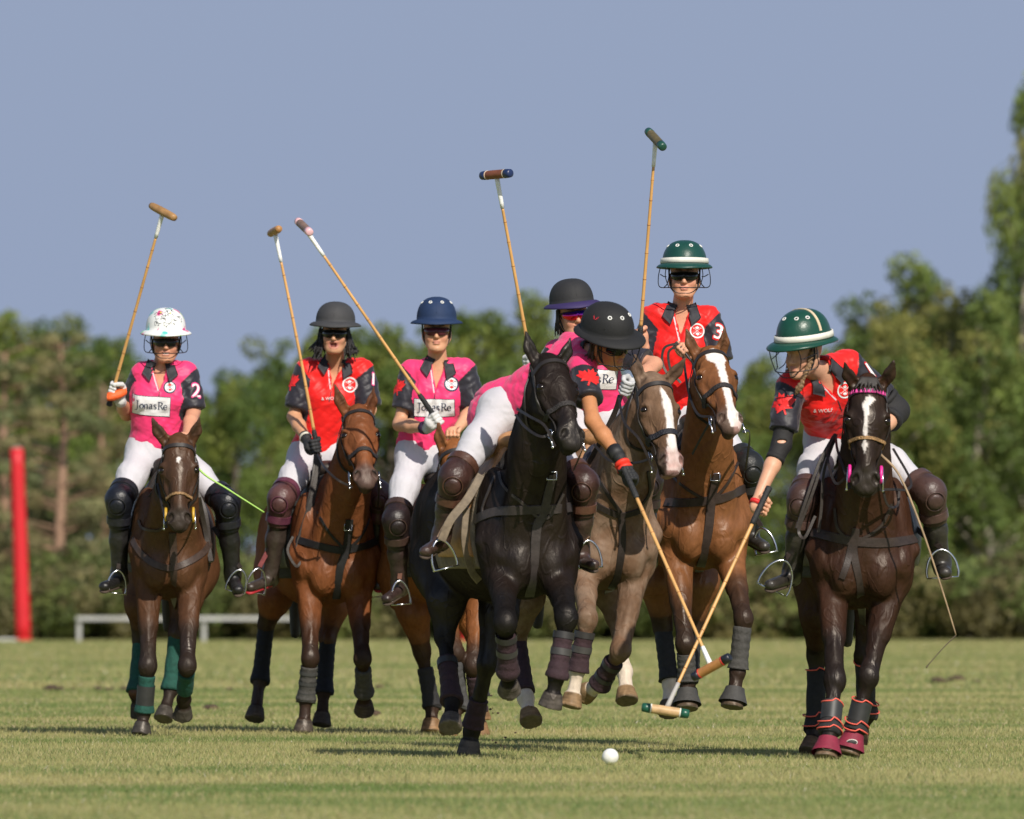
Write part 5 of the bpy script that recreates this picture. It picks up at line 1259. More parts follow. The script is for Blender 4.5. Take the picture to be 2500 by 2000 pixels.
# ---------------------------------------------------------------- the seven ponies
BLK, PUR, GRN = (.02, .019, .02), (.034, .015, .020), (.008, .065, .048)
GRY, NAVY = (.055, .052, .048), (.008, .010, .018)
SB = (.03, .028, .028)
pst = [(.30, .035, SB), (.58, .035, (.05, .047, .045))]
HORSES = [
 dict(name='h1', seed=1, Y=68.7, G=(414, 1334), yaw=2, poll=(436, 1071, -.42), nose=(438, 1290, -.62), face=(.0, -1, .3), ears=[(369, 1018, -.42), (489, 1015, -.42)],
  coat=(.085, .036, .016), headc=(.055, .028, .016), gloss=True, width=.86, scale=.97, FA=[(361, 1626, -.12), (352, 1738, -.07), (344, 1796, -.10)], FB=[(457, 1626, -.26), (449, 1708, -.02), (446, 1752, .06)],
  HA=[(345, 1560, 1.2), (332, 1690, 1.1), (344, 1748, 1.15)], HB=[(432, 1545, 1.0), (416, 1685, .95), (398, 1757, .85)],
  wraps={'FA': (GRN, (.22, 1.0), [(.63, .115, (.03, .03, .03))]), 'FB': (GRN, (.2, .75)), 'HA': (GRN, (-.05, 1.0)), 'HB': (GRN, (-.12, 1.0))}, smoothwrap=True,
  blaze=[(.12, .004, .000), (.135, .003, .014), (.15, .0, .007), (.17, -.004, .0)], bitc=(.55, .33, .03), rope=True, noseband=(.36, .016), hoof=(.07, .06, .05),
  straps=[(.04, [(313, 1284), (322, 1312), (342, 1347), (376, 1377), (414, 1387), (451, 1377), (493, 1351), (512, 1325)]), (.045, [(421, 1300), (425, 1388), (425, 1479)]), (.018, [(340, 1270), (350, 1290), (385, 1295), (400, 1285)])],
  strapc=(.05, .03, .022), reins=[(-1, [(402, 1262, -.5), (384, 1180, -.3)]), (1, [(475, 1270, -.2), (470, 1160, .1), (460, 1085, .1)])],
  free=[(.03, [(485, 1215, -.1), (500, 1290, .0), (515, 1370, .0)]), (.03, [(395, 1180, .0), (350, 1240, .05), (318, 1330, .1)]), (.03, [(470, 1180, .1), (500, 1250, .05), (512, 1340, .05)])],
  stirrups=[((289, 1393, .14), .115, .135, -6, 20), ((588, 1392, .18), .115, .135, -16, 10)], padc=(.025, .022, .022),
  label='dark bay pony with green leg wraps, a small white star and yellow bit guards'),
 dict(name='h2', seed=2, Y=69.8, G=(819, 1347), yaw=9, poll=(876, 992, -.40), nose=(896, 1180, -.75), face=(.12, -1, .2), ears=[(816, 936, -.40), (913, 942, -.38)],
  coat=(.190, .064, .023), muzzle=(.075, .055, .05), gloss=True, FA=[(757, 1607, -.16), (747, 1708, -.1), (740, 1790, -.12)], FB=[(885, 1607, -.28), (889, 1690, -.1), (889, 1738, .0)],
  HA=[(650, 1525, 1.2), (635, 1662, 1.2), (621, 1757, 1.1)], HB=[(800, 1560, 1.0), (791, 1690, .95), (784, 1772, .9)], hoof=(.09, .07, .055),
  wraps={'FA': (GRY, (.2, 1.1), [(.35, .02, (.05, .05, .05)), (.6, .02, (.05, .05, .05)), (.85, .02, (.05, .05, .05))]), 'FB': (GRY, (.3, 1.2)), 'HA': (NAVY, (-.05, 1.05)), 'HB': (NAVY, (-.02, 1.05))},
  straps=[(.045, [(700, 1311), (761, 1328), (814, 1341), (844, 1343), (893, 1332), (921, 1321)]), (.05, [(853, 1268), (846, 1339), (830, 1388), (821, 1460)]),
          (.016, [(776, 1249), (802, 1298), (836, 1336)]), (.016, [(900, 1268), (881, 1309), (851, 1339)])], strapc=(.016, .015, .016), buckles=[(850, 1288, .045), (704, 1311, .04)],
  reins=[(-1, [(822, 1170, -.68), (792, 1140, -.5), (775, 1108, -.05)]), (1, [(925, 1195, -.5), (922, 1240, -.3)])],
  free=[(.05, [(776, 1110, .05), (768, 1180, .0), (745, 1290, -.02), (735, 1340, -.02)]), (.03, [(780, 1120, .03), (760, 1220, -.02), (728, 1330, -.04), (730, 1372, -.06)]), (.016, [(715, 1310, -.1), (702, 1345, -.12), (722, 1382, -.12), (735, 1372, -.1)])],
  stirrups=[((634, 1388, .12), .125, .15, -12, 25, (690, 1270, .3)), ((925, 1400, .3), .12, .14, 5, 10)], padc=(.03, .03, .03), sleather=(.16, .03, .03),
  label='bright reddish bay pony with navy hind wraps, second from the left'),
 dict(name='h3', seed=3, Y=68.7, G=(1128, 1345), yaw=10, poll=(1110, 1085, -.40), nose=(1150, 1285, -.60), face=(.1, -1, .2), ears=[(1070, 1028, -.40), (1150, 1035, -.40)],
  coat=(.24, .085, .026), gloss=True, width=.85, scale=.97, FA=[(1112, 1595, -.15), (1122, 1722, -.05), (1092, 1797, -.1)], FB=[(1155, 1625, -.15), (1168, 1735, 0), (1172, 1797, 0)],
  HA=[(1030, 1590, 1.2), (1055, 1725, 1.2), (1052, 1788, 1.15)], HB=[(1172, 1590, 1.1), (1172, 1700, 1.1), (1176, 1760, 1.1)], socks={}, hoof=(.30, .17, .08), dark=.15,
  wraps={'FA': ((.07, .068, .07), (.05, 1.1)), 'FB': (PUR, (.2, 1.1)), 'HA': (BLK, (.3, 1.1)), 'HB': (BLK, (.1, 1.0))}, stirrups=[((975, 1418, .15), .11, .14, 5, 15, (985, 1330, .25))], sleather=(.12, .05, .03),
  reins=[(-1, [(1080, 1200, -.1), (1075, 1100, .1)])], label='chestnut pony almost hidden behind the black pony, one ear showing under the navy helmeted rider'),
 dict(name='h4', seed=4, Y=59.6, G=(1296, 1312), yaw=14, width=1.0, poll=(1352, 868, -.38), nose=(1410, 1082, -.70), face=(.52, -1, .15), ears=[(1283, 806, -.36), (1395, 822, -.30)], nbend=-.03,
  coat=(.0125, .0078, .0060), points=(.007, .006, .006), muzzle=(.022, .019, .018), gloss=True, elb=(-.02, -.20), fk=.056, FA=[(1234, 1520, -.42), (1240, 1640, -.26), (1244, 1688, -.12)], FB=[(1383, 1508, -.42), (1360, 1652, -.44), (1342, 1728, -.42)],
  HA=[(1085, 1555, .95), (1103, 1712, .72), (1099, 1778, .6)], HB=[(1190, 1620, 1.0), (1152, 1782, 1.12), (1144, 1845, 1.12)], hoof=(.12, .10, .085), belly=(.012, .009, .008),
  wraps={'FA': (PUR, (.28, 1.05), pst), 'FB': (PUR, (.3, 1.05), pst), 'HA': (PUR, (.35, 1.05), [(.42, .035, SB)]), 'HB': (PUR, (.55, .95))},
  straps=[(.05, [(1144, 1280), (1175, 1262), (1212, 1250), (1279, 1245), (1351, 1243), (1408, 1237)]), (.05, [(1349, 1158), (1338, 1201), (1325, 1258), (1310, 1288), (1302, 1401), (1289, 1474)]),
          (.016, [(1215, 1133), (1227, 1182), (1276, 1228), (1317, 1265), (1347, 1254), (1374, 1205)]), (.014, [(1222, 1130), (1195, 1200), (1180, 1240), (1182, 1265)])], strapc=(.045, .036, .034), buckles=[(1347, 1162, .05)],
  reins=[(-1, [(1330, 1040, -.62), (1295, 1018, -.50), (1262, 998, -.30)]), (-1, [(1320, 1066, -.60), (1285, 1045, -.48), (1258, 1012, -.30)]), (1, [(1425, 1090, -.3), (1400, 1150, 0)])],
  stirrups=[((1072, 1318, .12), .13, .15, 14, 20, (1140, 1180, .3)), ((1436, 1320, .25), .12, .14, 5, 15)], padc=(.17, .13, .09), saddlec=(.40, .20, .085), sleather=(.20, .13, .08),
  free=[(.045, [(1175, 1160, .15), (1140, 1220, .12), (1100, 1270, .1), (1078, 1320, .1)]), (.04, [(1140, 1240, .2), (1135, 1320, .2), (1150, 1390, .25), (1170, 1420, .3)])], freec=(.19, .145, .10),
  label='black pony in front at the centre with maroon leg wraps and tan saddle'),
 dict(name='h5', seed=5, Y=62.0, G=(1494, 1296), yaw=13, poll=(1608, 920, -.45), nose=(1650, 1150, -.68), face=(.50, -1, .12), ears=[(1550, 862, -.44), (1676, 871, -.42)], nbend=-.03,
  coat=(.150, .085, .050), roan=(.31, .230, .170), roanw=.42, points=(.03, .022, .018), headc=(.135, .075, .042), FA=[(1434, 1511, -.35), (1410, 1640, -.33), (1392, 1728, -.36)], FB=[(1515, 1588, -.2), (1464, 1672, -.02), (1424, 1695, .08)],
  HA=[(1262, 1560, 1.3), (1284, 1705, 1.1), (1297, 1763, 1.0)], HB=[(1500, 1500, 1.1), (1525, 1640, 1.0), (1531, 1712, .9)], socks={'FA': .0, 'FB': .0, 'HA': .1, 'HB': .35}, hoof=(.30, .19, .10), dark=.02, dlw=.15,
  wraps={'FA': (PUR, (.25, 1.0), pst), 'FB': (PUR, (.3, 1.0), [(.4, .03, SB), (.75, .03, SB)]), 'HA': (PUR, (-.1, .9))},
  blaze=[(.06, -.01, .000), (.12, .0, .018), (.2, .008, .026), (.33, .004, .022), (.42, .0, .026), (.56, .01, .045)], pink=(.42, .015, .05), nosec=(.012, .012, .018), noseband=(.345, .032),
  straps=[(.035, [(1440, 1222), (1483, 1247), (1519, 1258), (1560, 1247)]), (.022, [(1462, 1166), (1490, 1215), (1515, 1251)]), (.04, [(1517, 1256), (1519, 1329), (1507, 1410), (1483, 1446)]), (.016, [(1580, 1150), (1585, 1200), (1560, 1240)])], strapc=(.03, .022, .02),
  reins=[(-1, [(1562, 1075, -.62), (1524, 1030, -.5), (1510, 965, -.25)]), (-1, [(1550, 1130, -.5), (1490, 1125, -.4), (1450, 1085, -.25)])], free=[(.03, [(1515, 965, .0), (1500, 1010, .05), (1460, 1090, .1), (1430, 1140, .15)])],
  stirrups=[], padc=(.03, .03, .05), saddlec=(.36, .18, .08), label='dun roan pony with a white blaze and pink nose, just right of the black pony'),
 dict(name='h6', seed=6, Y=63.7, G=(1718, 1250), yaw=6, poll=(1738, 848, -.42), nose=(1792, 1040, -.80), face=(.30, -1, .2), ears=[(1675, 800, -.42), (1770, 795, -.40)],
  coat=(.192, .076, .028), gloss=True, muzzle=(.08, .06, .05), FA=[(1673, 1572, -.22), (1678, 1664, -.17), (1677, 1732, -.22)], FB=[(1815, 1511, -.3), (1801, 1640, -.3), (1787, 1728, -.35)],
  HA=[(1618, 1530, 1.2), (1635, 1668, 1.1), (1630, 1745, 1.0)], HB=[(1690, 1540, 1.2), (1685, 1650, 1.1), (1680, 1715, 1.05)], socks={'HA': .0}, hoof=(.13, .09, .06), dark=.45, elb=(-.06, -.22),
  wraps={'FA': (GRY, (.25, 1.05)), 'FB': (GRY, (.15, .95)), 'HA': (BLK, (-.1, .95)), 'HB': (BLK, (0, .9))}, bells={'FA': (.045, .043, .04), 'FB': (.045, .042, .04)},
  blaze=[(.02, -.004, .0), (.04, -.003, .046), (.10, .002, .052), (.14, .006, .030), (.25, .008, .019), (.40, .010, .022), (.52, .020, .034), (.56, .02, .03)], pink=(.50, .03, .022), noseband=(.30, .03),
  straps=[(.05, [(1625, 1227), (1677, 1227), (1722, 1223), (1767, 1215), (1820, 1191)]), (.05, [(1751, 1158), (1738, 1211), (1730, 1292), (1718, 1353), (1706, 1398)]), (.016, [(1640, 1160), (1680, 1195), (1725, 1222)]), (.016, [(1800, 1130), (1775, 1180), (1745, 1215)])], strapc=(.04, .026, .022), buckles=[(1746, 1165, .05)],
  reins=[(-1, [(1740, 1020, -.7), (1705, 1012, -.6), (1682, 960, -.4), (1668, 870, -.05)]), (-1, [(1722, 1050, -.6), (1690, 1110, -.4)]), (1, [(1830, 1060, -.3), (1820, 1150, 0)])],
  free=[(.014, [(1655, 838, .02), (1622, 850, .02), (1618, 890, .02), (1640, 930, .0)]), (.014, [(1650, 845, .02), (1632, 862, .02), (1638, 905, .02), (1662, 935, .0)])],
  stirrups=[((1858, 1290, .15), .12, .14, 12, -20)], padc=(.03, .03, .03), label='bay pony with a broad white blaze, carrying the tallest rider'),
 dict(name='h7', seed=7, Y=59.9, G=(2106, 1334), yaw=1, poll=(2121, 934, -.38), nose=(2112, 1203, -.52), face=(.0, -1, .15), ears=[(2061, 883, -.40), (2184, 879, -.40)], width=1.05,
  coat=(.042, .017, .009), points=(.012, .009, .008), headc=(.018, .012, .009), gloss=True, FA=[(2038, 1662, -.25), (2026, 1784, -.36), (2016, 1853, -.42)], FB=[(2120, 1652, -.1), (2088, 1782, -.1), (2070, 1842, -.12)],
  HA=[(1994, 1600, 1.4), (1990, 1785, 1.32), (1976, 1838, 1.25)], HB=[(2110, 1600, 1.1), (2116, 1745, 1.2), (2090, 1812, 1.2)], hoof=(.20, .13, .08),
  wraps={'FA': (BLK, (.45, 1.15), [(.62, .10, (.035, .033, .035))]), 'FB': (BLK, (.45, 1.15), [(.65, .10, (.035, .033, .035))]), 'HA': (BLK, (.2, 1.1)), 'HB': (BLK, (.1, 1.1))}, smoothwrap=True,
  bells={'FA': (.22, .015, .04), 'FB': (.22, .015, .04)}, piping=True,
  blaze=[(.075, .01, .0), (.085, .01, .022), (.105, .004, .024), (.125, -.010, .016), (.16, -.008, .008), (.24, -.008, .010), (.30, -.010, .005), (.335, -.010, .013), (.355, -.010, .007), (.38, -.008, .0)],
  rope=True, noseband=(.295, .018), bitc=(.75, .03, .30), brow=(.03, .015, .03), zigzag=True, forelock=True,
  straps=[(.05, [(1984, 1301), (2046, 1314), (2091, 1322), (2159, 1325), (2227, 1318), (2268, 1301)]), (.042, [(2091, 1290), (2085, 1330), (2086, 1363), (2099, 1438), (2108, 1525)]), (.036, [(2080, 1325), (2070, 1370), (2056, 1412)]),
          (.016, [(2040, 1240), (2046, 1290), (2075, 1320)]), (.016, [(2175, 1230), (2150, 1285), (2102, 1318)])], strapc=(.035, .024, .020), buckles=[(2265, 1302, .035)],
  reins=[(-1, [(2062, 1150, -.3), (2045, 1100, -.15), (2040, 1062, .0)]), (-1, [(2040, 1180, -.3), (2020, 1110, -.1), (2038, 1060, .0)]), (1, [(2180, 1195, -.35), (2215, 1195, -.25), (2222, 1170, -.15), (2180, 1095, .05)]), (1, [(2165, 1230, -.35), (2190, 1235, -.25), (2195, 1200, -.2)])],
  free=[(.016, [(2040, 1060, .0), (2015, 1110, -.05), (1985, 1200, -.08), (1958, 1270, -.08), (1950, 1300, -.08), (1965, 1312, -.1), (1990, 1260, -.08)]), (.016, [(2035, 1065, .02), (2000, 1130, -.05), (1968, 1220, -.08), (1945, 1290, -.08)]),
        (.016, [(2042, 1060, .0), (2012, 1150, -.05), (2005, 1240, -.05), (1998, 1300, -.05)])],
  stirrups=[((1918, 1370, .1), .165, .165, -25, 10), ((2297, 1342, .1), .16, .145, 4, 5)], padc=(.03, .03, .032),
  label='dark brown pony with a thin white blaze, pink zigzag browband and crimson hoof boots'),
]
PINK, RED = (.86, .042, .170), (.80, .014, .012)
def cage_dir(a, b): return nrm(W(*a)-W(*b))
RIDERS = [
 dict(name='r1', seed=11, hh=0.86, Y=68.7, head=(405, 833, .35), face=(.03, -1, -.05), shA=(346, 918, .42), shB=(456, 916, .42), neck=(392, 902, .40), pel=(384, 1098, .5), hipA=(352, 1108, .48), hipB=(420, 1108, .48),
  elA=(310, 1010, .55), wrA=(293, 978, .26), elB=(472, 1005, .38), wrB=(455, 1068, .08), knA=(292, 1218, .12), anA=(291, 1402, .25), toA=(255, 1432, .06), knB=(552, 1225, .12), anB=(568, 1400, .26), toB=(581, 1440, .10),
  handA=dict(at=(280, 952, .21), axis=(.27, -.25, .93), glove=(.62, .61, .60), side=1, wrap=(.85, .12, .02)), handB=dict(at=(448, 1082, .02), axis=(1, 0, 0), side=1), jersey=PINK, mouth='teeth', skin=(.60, .29, .18), slv=.235, belt=True, hem=-.03,
  helm=(.8, .8, .8), paint=True, cage=True, lens=(.02, .02, .022), prints=[('panel', 369, 992, .222, .115, -3, 'JonasRe'), ('crest', 415, 946, .038, 'pink'), ('num', 479, 953, .080, -4, '2', 'pink')],
  guard=(.008, .009, .014), gband=(.015, .015, .02), kx=.1, label='rider in a pink number 2 shirt and white painted helmet, leftmost'),
 dict(name='r2', seed=12, hh=0.8, Y=69.8, head=(818, 813, .30), face=(-.06, -1, -.02), hup=(.03, 0, 1), shA=(748, 908, .42), shB=(886, 906, .42), pel=(778, 1112, .5), hipA=(745, 1120, .48), hipB=(820, 1120, .48),
  elA=(718, 1018, .38), wrA=(748, 1072, .15), elB=(902, 1000, .38), wrB=(862, 1075, .12), knA=(688, 1215, .12), anA=(660, 1400, .25), toA=(612, 1434, .08), knB=(925, 1205, .12), anB=(915, 1390, .28), toB=(925, 1430, .1),
  handA=dict(at=(771, 1090, .08), axis=(-.19, 0, .98), glove=(.020, .020, .022), side=1, cuff=(.65, .62, .52), cuffl=.012), handB=dict(at=(840, 1085, .05), axis=(1, 0, 0), side=-1), jersey=RED, mouth='open', skin=(.58, .30, .17), slv=.23, vdepth=.145, hem=-.12,
  helm=(.045, .045, .048), brim=.036, visor=.35, droop=.012, lens=(.012, .012, .013), prints=[('crest', 853, 940, .047, 'red'), ('leaf', 710, 938, .075, 12), ('small', 805, 973, .10, '& WOLF', 2), ('num', 911, 925, .07, -12, '1', 'pink')],
  guard=(.085, .038, .036), gband=(.11, .032, .055), boot=(.045, .032, .025), solec=(.4, .02, .03), kx=.05,
  hair=((.010, .008, .008), [[(-.07, .0, .02, .012), (-.085, .01, -.06, .022), (-.10, .02, -.11, .028), (-.11, .035, -.15, .016)], [(-.07, -.03, -.02, .02), (-.105, .0, -.09, .024), (-.125, .02, -.12, .013)], [(.07, .0, .02, .012), (.085, .0, -.06, .022), (.09, .02, -.11, .024), (.095, .03, -.15, .012)], [(.07, -.03, -.02, .02), (.105, .0, -.09, .022), (.125, .02, -.12, .012)]]),
  label='shouting rider in a red shirt, charcoal helmet and black sunglasses with dark loose hair'),
 dict(name='r3', seed=13, hh=0.89, Y=68.7, head=(1066, 808, .35), face=(.0, -1, 0), shA=(1003, 910, .42), shB=(1134, 908, .42), pel=(1042, 1100, .5), hipA=(1010, 1112, .48), hipB=(1078, 1112, .48),
  elA=(976, 1036, .38), wrA=(1044, 1046, .14), elB=(1158, 995, .4), wrB=(1115, 1050, .2), knA=(966, 1266, .1), anA=(975, 1424, .25), toA=(945, 1462, .08), knB=(1148, 1240, .15), anB=(1160, 1400, .3), toB=(1165, 1440, .2),
  handA=dict(at=(1066, 1024, .10), axis=(-.56, 0, .82), glove=(.58, .57, .56), side=1, cuff=(.03, .012, .04)), handB=dict(at=(1105, 1058, .12), axis=(1, 0, 0), side=-1), jersey=PINK, skin=(.62, .32, .19), slv=.225, vdepth=.155, hem=-.14,
  helm=(.012, .030, .085), brim=.036, visor=.3, droop=.010, eye_el=46, eyelets=[-75, -24, 22, 72], lens=(.10, .022, .035), prints=[('panel', 1060, 996, .235, .105, -2, 'JonasRe'), ('crest', 1102, 938, .046, 'pink'), ('leaf', 970, 950, .07, 14), ('num', 1171, 918, .075, -14, '1', 'pink')],
  guard=(.018, .011, .011), gband=(.05, .028, .022), boot=(.035, .020, .018), kx=-.1, label='rider in a pink shirt and navy helmet, slanting a mallet up to the left'),
 dict(name='r4', seed=14, hh=0.88, Y=59.6, head=(1484, 838, -.02), face=(.72, -.62, -.30), hup=(.10, -.38, .92), shA=(1424, 905, -.02), shB=(1392, 850, .36), neck=(1432, 864, .14), pel=(1228, 1003, .50), hipA=(1222, 1004, .42), hipB=(1285, 1026, .55),
  elA=(1447, 1028, -.24), wrA=(1512, 1118, -.44), elB=(1385, 930, .25), wrB=(1345, 990, .05), knA=(1110, 1162, .15), anA=(1078, 1308, .27), toA=(1040, 1346, .08), knB=(1424, 1178, .2), anB=(1416, 1348, .32), toB=(1448, 1380, .14),
  handA=dict(at=(1534, 1162, -.50), axis=(-.38, .45, .80), glove=(.016, .016, .017), side=-1, cuff=(.018, .018, .02), cuffl=.06, straps=[.35, .6], strapc=(.80, .04, .02)), handB=dict(at=(1330, 998, .0), axis=(.8, 0, .5), side=-1), jersey=PINK, skin=(.52, .225, .10), slv=.20, vdepth=.08, hem=-.27, loose=.010, tail=((-.0, -.0, -.10), (.170, .135, .14)), plk=False,
  helm=(.014, .014, .015), hs=1.05, visor=1.2, eyelets=[-49, -12, 30], eye_el=44, emblem=True, cage=True, lens=(.012, .012, .013), prints=[('leaf', 1441, 925, .08, -20), ('bar', 1352, 836, .16, .022, 14, 'white'), ('bar', 1282, 866, .05, .022, 22, 'white')],
  guard=(.045, .020, .016), gband=(.085, .038, .024), boot=(.05, .028, .022), kx=-.05, hair=((.05, .03, .02), [[(-.075, -.03, .02, .02), (-.085, -.03, -.05, .02), (-.08, -.04, -.10, .012)], [(.06, .06, .02, .008), (.075, .04, -.05, .006)]]),
  label='rider in a pink shirt and black helmet leaning far down from the black pony'),
 dict(name='r5', seed=15, hh=0.82, Y=62.3, head=(1400, 767, .35), face=(.22, -1, -.02), hup=(-.12, 0, 1), shA=(1356, 868, .45), shB=(1500, 862, .34), pel=(1455, 1015, .52), hipA=(1420, 1030, .48), hipB=(1492, 1030, .48),
  elA=(1322, 970, .3), wrA=(1305, 905, .12), elB=(1598, 890, .22), wrB=(1548, 940, .0), knA=(1352, 1190, .18), anA=(1350, 1340, .3), toA=(1330, 1365, .15), knB=(1580, 1170, .25), anB=(1572, 1340, .35), toB=(1578, 1370, .2),
  handA=dict(at=(1296, 885, .06), axis=(-.17, -.2, .96), glove=(.5, .5, .5), side=1), handB=dict(at=(1528, 944, -.05), axis=(.3, -.4, .8), glove=(.45, .44, .42), side=-1), jersey=PINK, mouth='teeth', skin=(.60, .29, .18), slv=.20,
  helm=(.022, .022, .024), brimc=(.03, .018, .09), brim=.034, visor=.4, droop=.012, lens='mirror', eyelets=None, prints=[('panel', 1452, 926, .235, .105, -6, 'JonasRe')], guard=(.018, .011, .011), boot=(.035, .020, .018),
  hair=((.03, .018, .014), [[(-.07, -.01, .02, .02), (-.08, -.01, -.06, .02), (-.075, -.01, -.12, .018)]]), label='rider in a pink shirt with red and blue mirrored glasses, behind the leaning rider'),
 dict(name='r6', seed=16, hh=0.82, Y=63.7, head=(1671, 674, .35), face=(-.03, -1, .02), shA=(1594, 778, .42), shB=(1732, 780, .42), pel=(1652, 1012, .5), hipA=(1618, 1020, .48), hipB=(1700, 1020, .48),
  elA=(1562, 898, .42), wrA=(1574, 848, .16), elB=(1765, 905, .38), wrB=(1696, 872, .10), knA=(1575, 1160, .2), anA=(1584, 1356, .32), toA=(1578, 1390, .14), knB=(1826, 1135, .12), anB=(1832, 1296, .26), toB=(1866, 1334, .08),
  handA=dict(at=(1563, 822, .10), axis=(-.08, -.1, .99), side=1), handB=dict(at=(1664, 850, .05), axis=(.55, -.2, -.55), side=-1), jersey=RED, skin=(.64, .32, .20), slv=.24, vdepth=.155, hem=-.04,
  helm=(.010, .058, .045), hs=1.03, hrough=.4, band=(.70, .69, .62), visor=.6, eye_el=46, eyelets=[-80, -24, 24, 78], cage=True, cgw=1.08, lens=(.010, .010, .011), prints=[('crest', 1702, 808, .042, 'red'), ('num', 1755, 810, .085, -12, '3', 'red')],
  guard=(.014, .015, .015), gband=(.022, .022, .022), boot=(.030, .026, .022), kx=.2, label='tallest rider, in a red shirt and green helmet, holding a mallet straight up'),
 dict(name='r7', seed=17, hh=0.92, Y=59.9, head=(1962, 862, -.05), face=(-.66, -.72, -.16), hup=(-.10, -.14, .98), shA=(1930, 944, .06), shB=(2078, 890, .22), pel=(2046, 1062, .5), hipA=(2018, 1072, .46), hipB=(2088, 1070, .46),
  elA=(1908, 1085, -.02), wrA=(1850, 1218, -.16), elB=(2188, 1003, .28), wrB=(2140, 1070, .06), knA=(1962, 1216, .1), anA=(1934, 1392, .24), toA=(1882, 1428, .06), knB=(2268, 1200, .1), anB=(2298, 1372, .26), toB=(2308, 1398, .04),
  handA=dict(at=(1864, 1238, -.19), axis=(.40, .25, .88), side=-1), handB=dict(at=(2112, 1078, .0), axis=(.5, .2, -.9), glove=(.02, .02, .02), side=-1), jersey=RED, skin=(.64, .34, .22), slv=.235, vdepth=.13, hem=.0,
  helm=(.010, .060, .040), hs=1.10, hrough=.32, band=(.72, .70, .62), centre=(.62, .50, .34), cth=86, visor=.9, eyelets=[-16, 30, 62], eye_el=48, cage=True, prints=[('num', 2124, 904, .085, 30, '1', 'red'), ('crest', 2062, 953, .042, 'red'), ('leaf', 1912, 992, .08, 20), ('small', 2010, 1003, .10, '& WOLF', 2)],
  guard=(.060, .033, .028), gband=(.075, .042, .036), boot=(.028, .024, .020), pads=True, braid=True, kx=.15, strapc=(.7, .02, .03),
  hair=((.26, .15, .075), [[(.070, .02, .02, .014), (.085, .055, -.04, .016), (.080, .085, -.085, .013), (.07, .10, -.12, .010), (.045, .11, -.165, .020), (.02, .115, -.20, .006)], [(-.078, .0, .0, .014), (-.11, -.02, -.08, .018), (-.14, -.03, -.14, .008)]]),
  label='rider in a red number 1 shirt and green helmet with a blonde braid'),
]
MALLETS = [
 dict(name='m1', Y=68.7, top=(396, 524, -.22), grip=(266, 990, .24), axis=(.60, -.70, -.33), hc=((.36, .20, .08), None, None), gl=.14, label='mallet with a plain tan head raised by the rider in the white painted helmet'),
 dict(name='m2', Y=69.8, top=(672, 572, .0), grip=(780, 1130, .12), axis=(.25, -.95, .1), hc=((.40, .20, .07), None, None), white=.17, gl=.2, bow=.008, label='mallet seen end on, held upright by the shouting rider in the red shirt'),
 dict(name='m3', Y=68.7, top=(746, 560, -.15), grip=(1070, 1030, .10), axis=(.32, -.92, -.32), hc=((.20, .13, .10), None, (.75, .45, .48)), gl=.20, white=.19, label='pink ended mallet slanting up to the left from the navy helmeted rider'),
 dict(name='m4', Y=59.6, top=(1734, 1622, -1.15), grip=(1522, 1142, -.5), axis=(.76, -.48, .43), hc=((.42, .19, .06), (.6, .03, .02), (.012, .013, .02)), gl=.20, white=.11, label='mallet with a tan head, red bands and black tips, swung low by the leaning rider'),
 dict(name='m5', Y=62.3, top=(1213, 434, -.2), grip=(1306, 935, .12), axis=(.63, -.77, .03), hc=((.20, .065, .03), (.70, .55, .40), (.012, .025, .09)), gl=.18, white=.17, label='mallet with a brown head and dark blue ends raised left of the black helmets'),
 dict(name='m6', Y=63.7, top=(1600, 348, -.2), grip=(1556, 905, .12), axis=(.33, -.86, -.40), hc=((.12, .095, .045), None, (.015, .07, .05)), gl=.25, white=.135, label='highest raised mallet, with an olive head, held by the tallest rider in red'),
 dict(name='m7', Y=59.9, top=(1628, 1728, -.75), grip=(1878, 1190, -.2), axis=(1, .0, -.15), hc=((.55, .36, .18), (.72, .70, .62), (.010, .085, .05)), gl=.23, white=.15, wc=(.40, .38, .36), label='mallet with a pale wood head and green ends held low by the rightmost rider'),
]
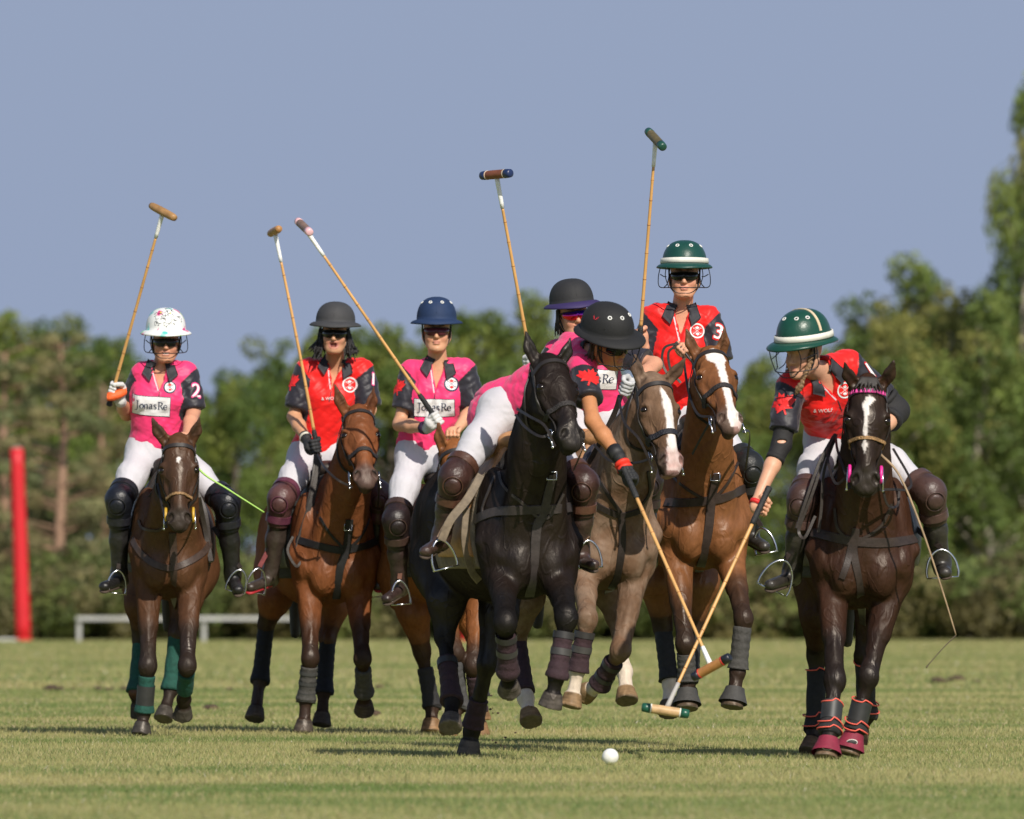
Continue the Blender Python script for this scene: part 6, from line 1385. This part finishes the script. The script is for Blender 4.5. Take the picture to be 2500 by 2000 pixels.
# ---------------------------------------------------------------- build everything
ONLY = os.environ.get('ONLY', '')
ground()
if not ONLY: grass(); trees()
goal_and_rail(); divots_and_ball()
for H in HORSES:
    if ONLY and H['name'][1] not in ONLY: continue
    o = build_horse(H)
    for wd_, pts in H.get('free', []):
        Q = crv([pt(j, H['Y']) for j in pts], 8); fc = H.get('freec')
        m_ = mat('free_%s' % H['name'], fc, **LEATHER) if fc else mat('rein_leather', (.03, .022, .018), **LEATHER)
        MB().ribbon(Q, [nrm(V3(.2, -1, .1))]*len(Q), wd_, .005).build('rein' if not fc else 'girth_strap', m_, o)
for R in RIDERS:
    if ONLY and R['name'][1] not in ONLY: continue
    b = build_rider(R)
    if R.get('pads'):      # neoprene elbow supports and the red wrist loop
        neo = mat('neoprene', (.016, .015, .016), .8, bump=.3, bscale=60)
        for a in 'AB':
            sh, el, wr = (pt(R['sh'+a], R['Y']), pt(R['el'+a], R['Y']), pt(R['wr'+a], R['Y']))
            A = Sdf(); u1 = nrm(sh-el); u2 = nrm(wr-el); k = 1.0 if a == 'A' else 1.35
            A.cap(el+u1*.085, el, .053*k, .050*k, .02); A.cap(el, el+u2*.10, .051*k, .046*k, .02); A.clip(el+u1*.09, u1); A.clip(el+u2*.105, u2)
            if a == 'A': A.ell(el+V3(0, -.05, .015), (.030, .02, .010), None, .006, op='s')
            v, f_ = A.mesh(.005); mesh_obj('elbow_support', v, f_, neo, b)
            for uu, tt in ((u1, .078), (u2, .09)): MB().tube([el+uu*(tt-.012), el+uu*(tt+.012)], [.056*k, .056*k] if uu is u1 else [.050*k, .049*k], 20).build('support_band', neo, b)
        wr = pt(R['wrA'], R['Y']); e = nrm(pt(R['elA'], R['Y'])-wr)
        MB().tube([wr-e*.035, wr-e*.015], [.036, .034], 18).build('wrist_loop', mat('red_loop', (.65, .02, .02), .6), b)
for M in MALLETS:
    if ONLY and M['name'][1] not in ONLY: continue
    build_mallet(M)
# whips
def whip(name, pts, Y, rad, m_, lab, lash=None):
    Q = crv([pt(j, Y) for j in pts], 10); o = MB().tube(Q, np.linspace(rad, rad*.5, len(Q)), 8).build(name, m_, origin=Q[0]); tag(o, lab, 'riding whip')
    if lash: L = crv([pt(j, Y) for j in lash], 8); x = MB(); x.tube(L, .0028, 5); x.tube([L[-1], L[-1]+V3(-.008, 0, -.012)], [.006, .003], 6); x.build('lash', mat('cord', (.12, .09, .06), .8), o)
whip('riding_whip', [(2112, 1075, -.02), (2150, 1110, -.35), (2197, 1163, -.4), (2250, 1290, -.4), (2300, 1440, -.35), (2334, 1551, -.3)], 59.9, .0075, mat('whip_cane', (.36, .25, .15), .6, noise=.2), 'thin tan whip with a hanging lash beside the rightmost pony', [(2334, 1551, -.3), (2300, 1585, -.3), (2265, 1625, -.3)])
whip('riding_whip', [(455, 1085, .0), (489, 1149, .0), (560, 1197, .0), (645, 1251, .0)], 68.7, .0075, mat('lime_whip', (.38, .66, .12), .45), 'lime green whip across the leftmost rider\'s thigh')
whip('riding_whip', [(1650, 835, .04), (1664, 850, .03), (1690, 885, .0), (1706, 905, -.1)], 63.7, .009, mat('dark_whip', (.03, .025, .025), .5), 'dark whip handle in the tallest rider\'s left fist')

for o in scene.objects:
    if '_o' in o: del o['_o']
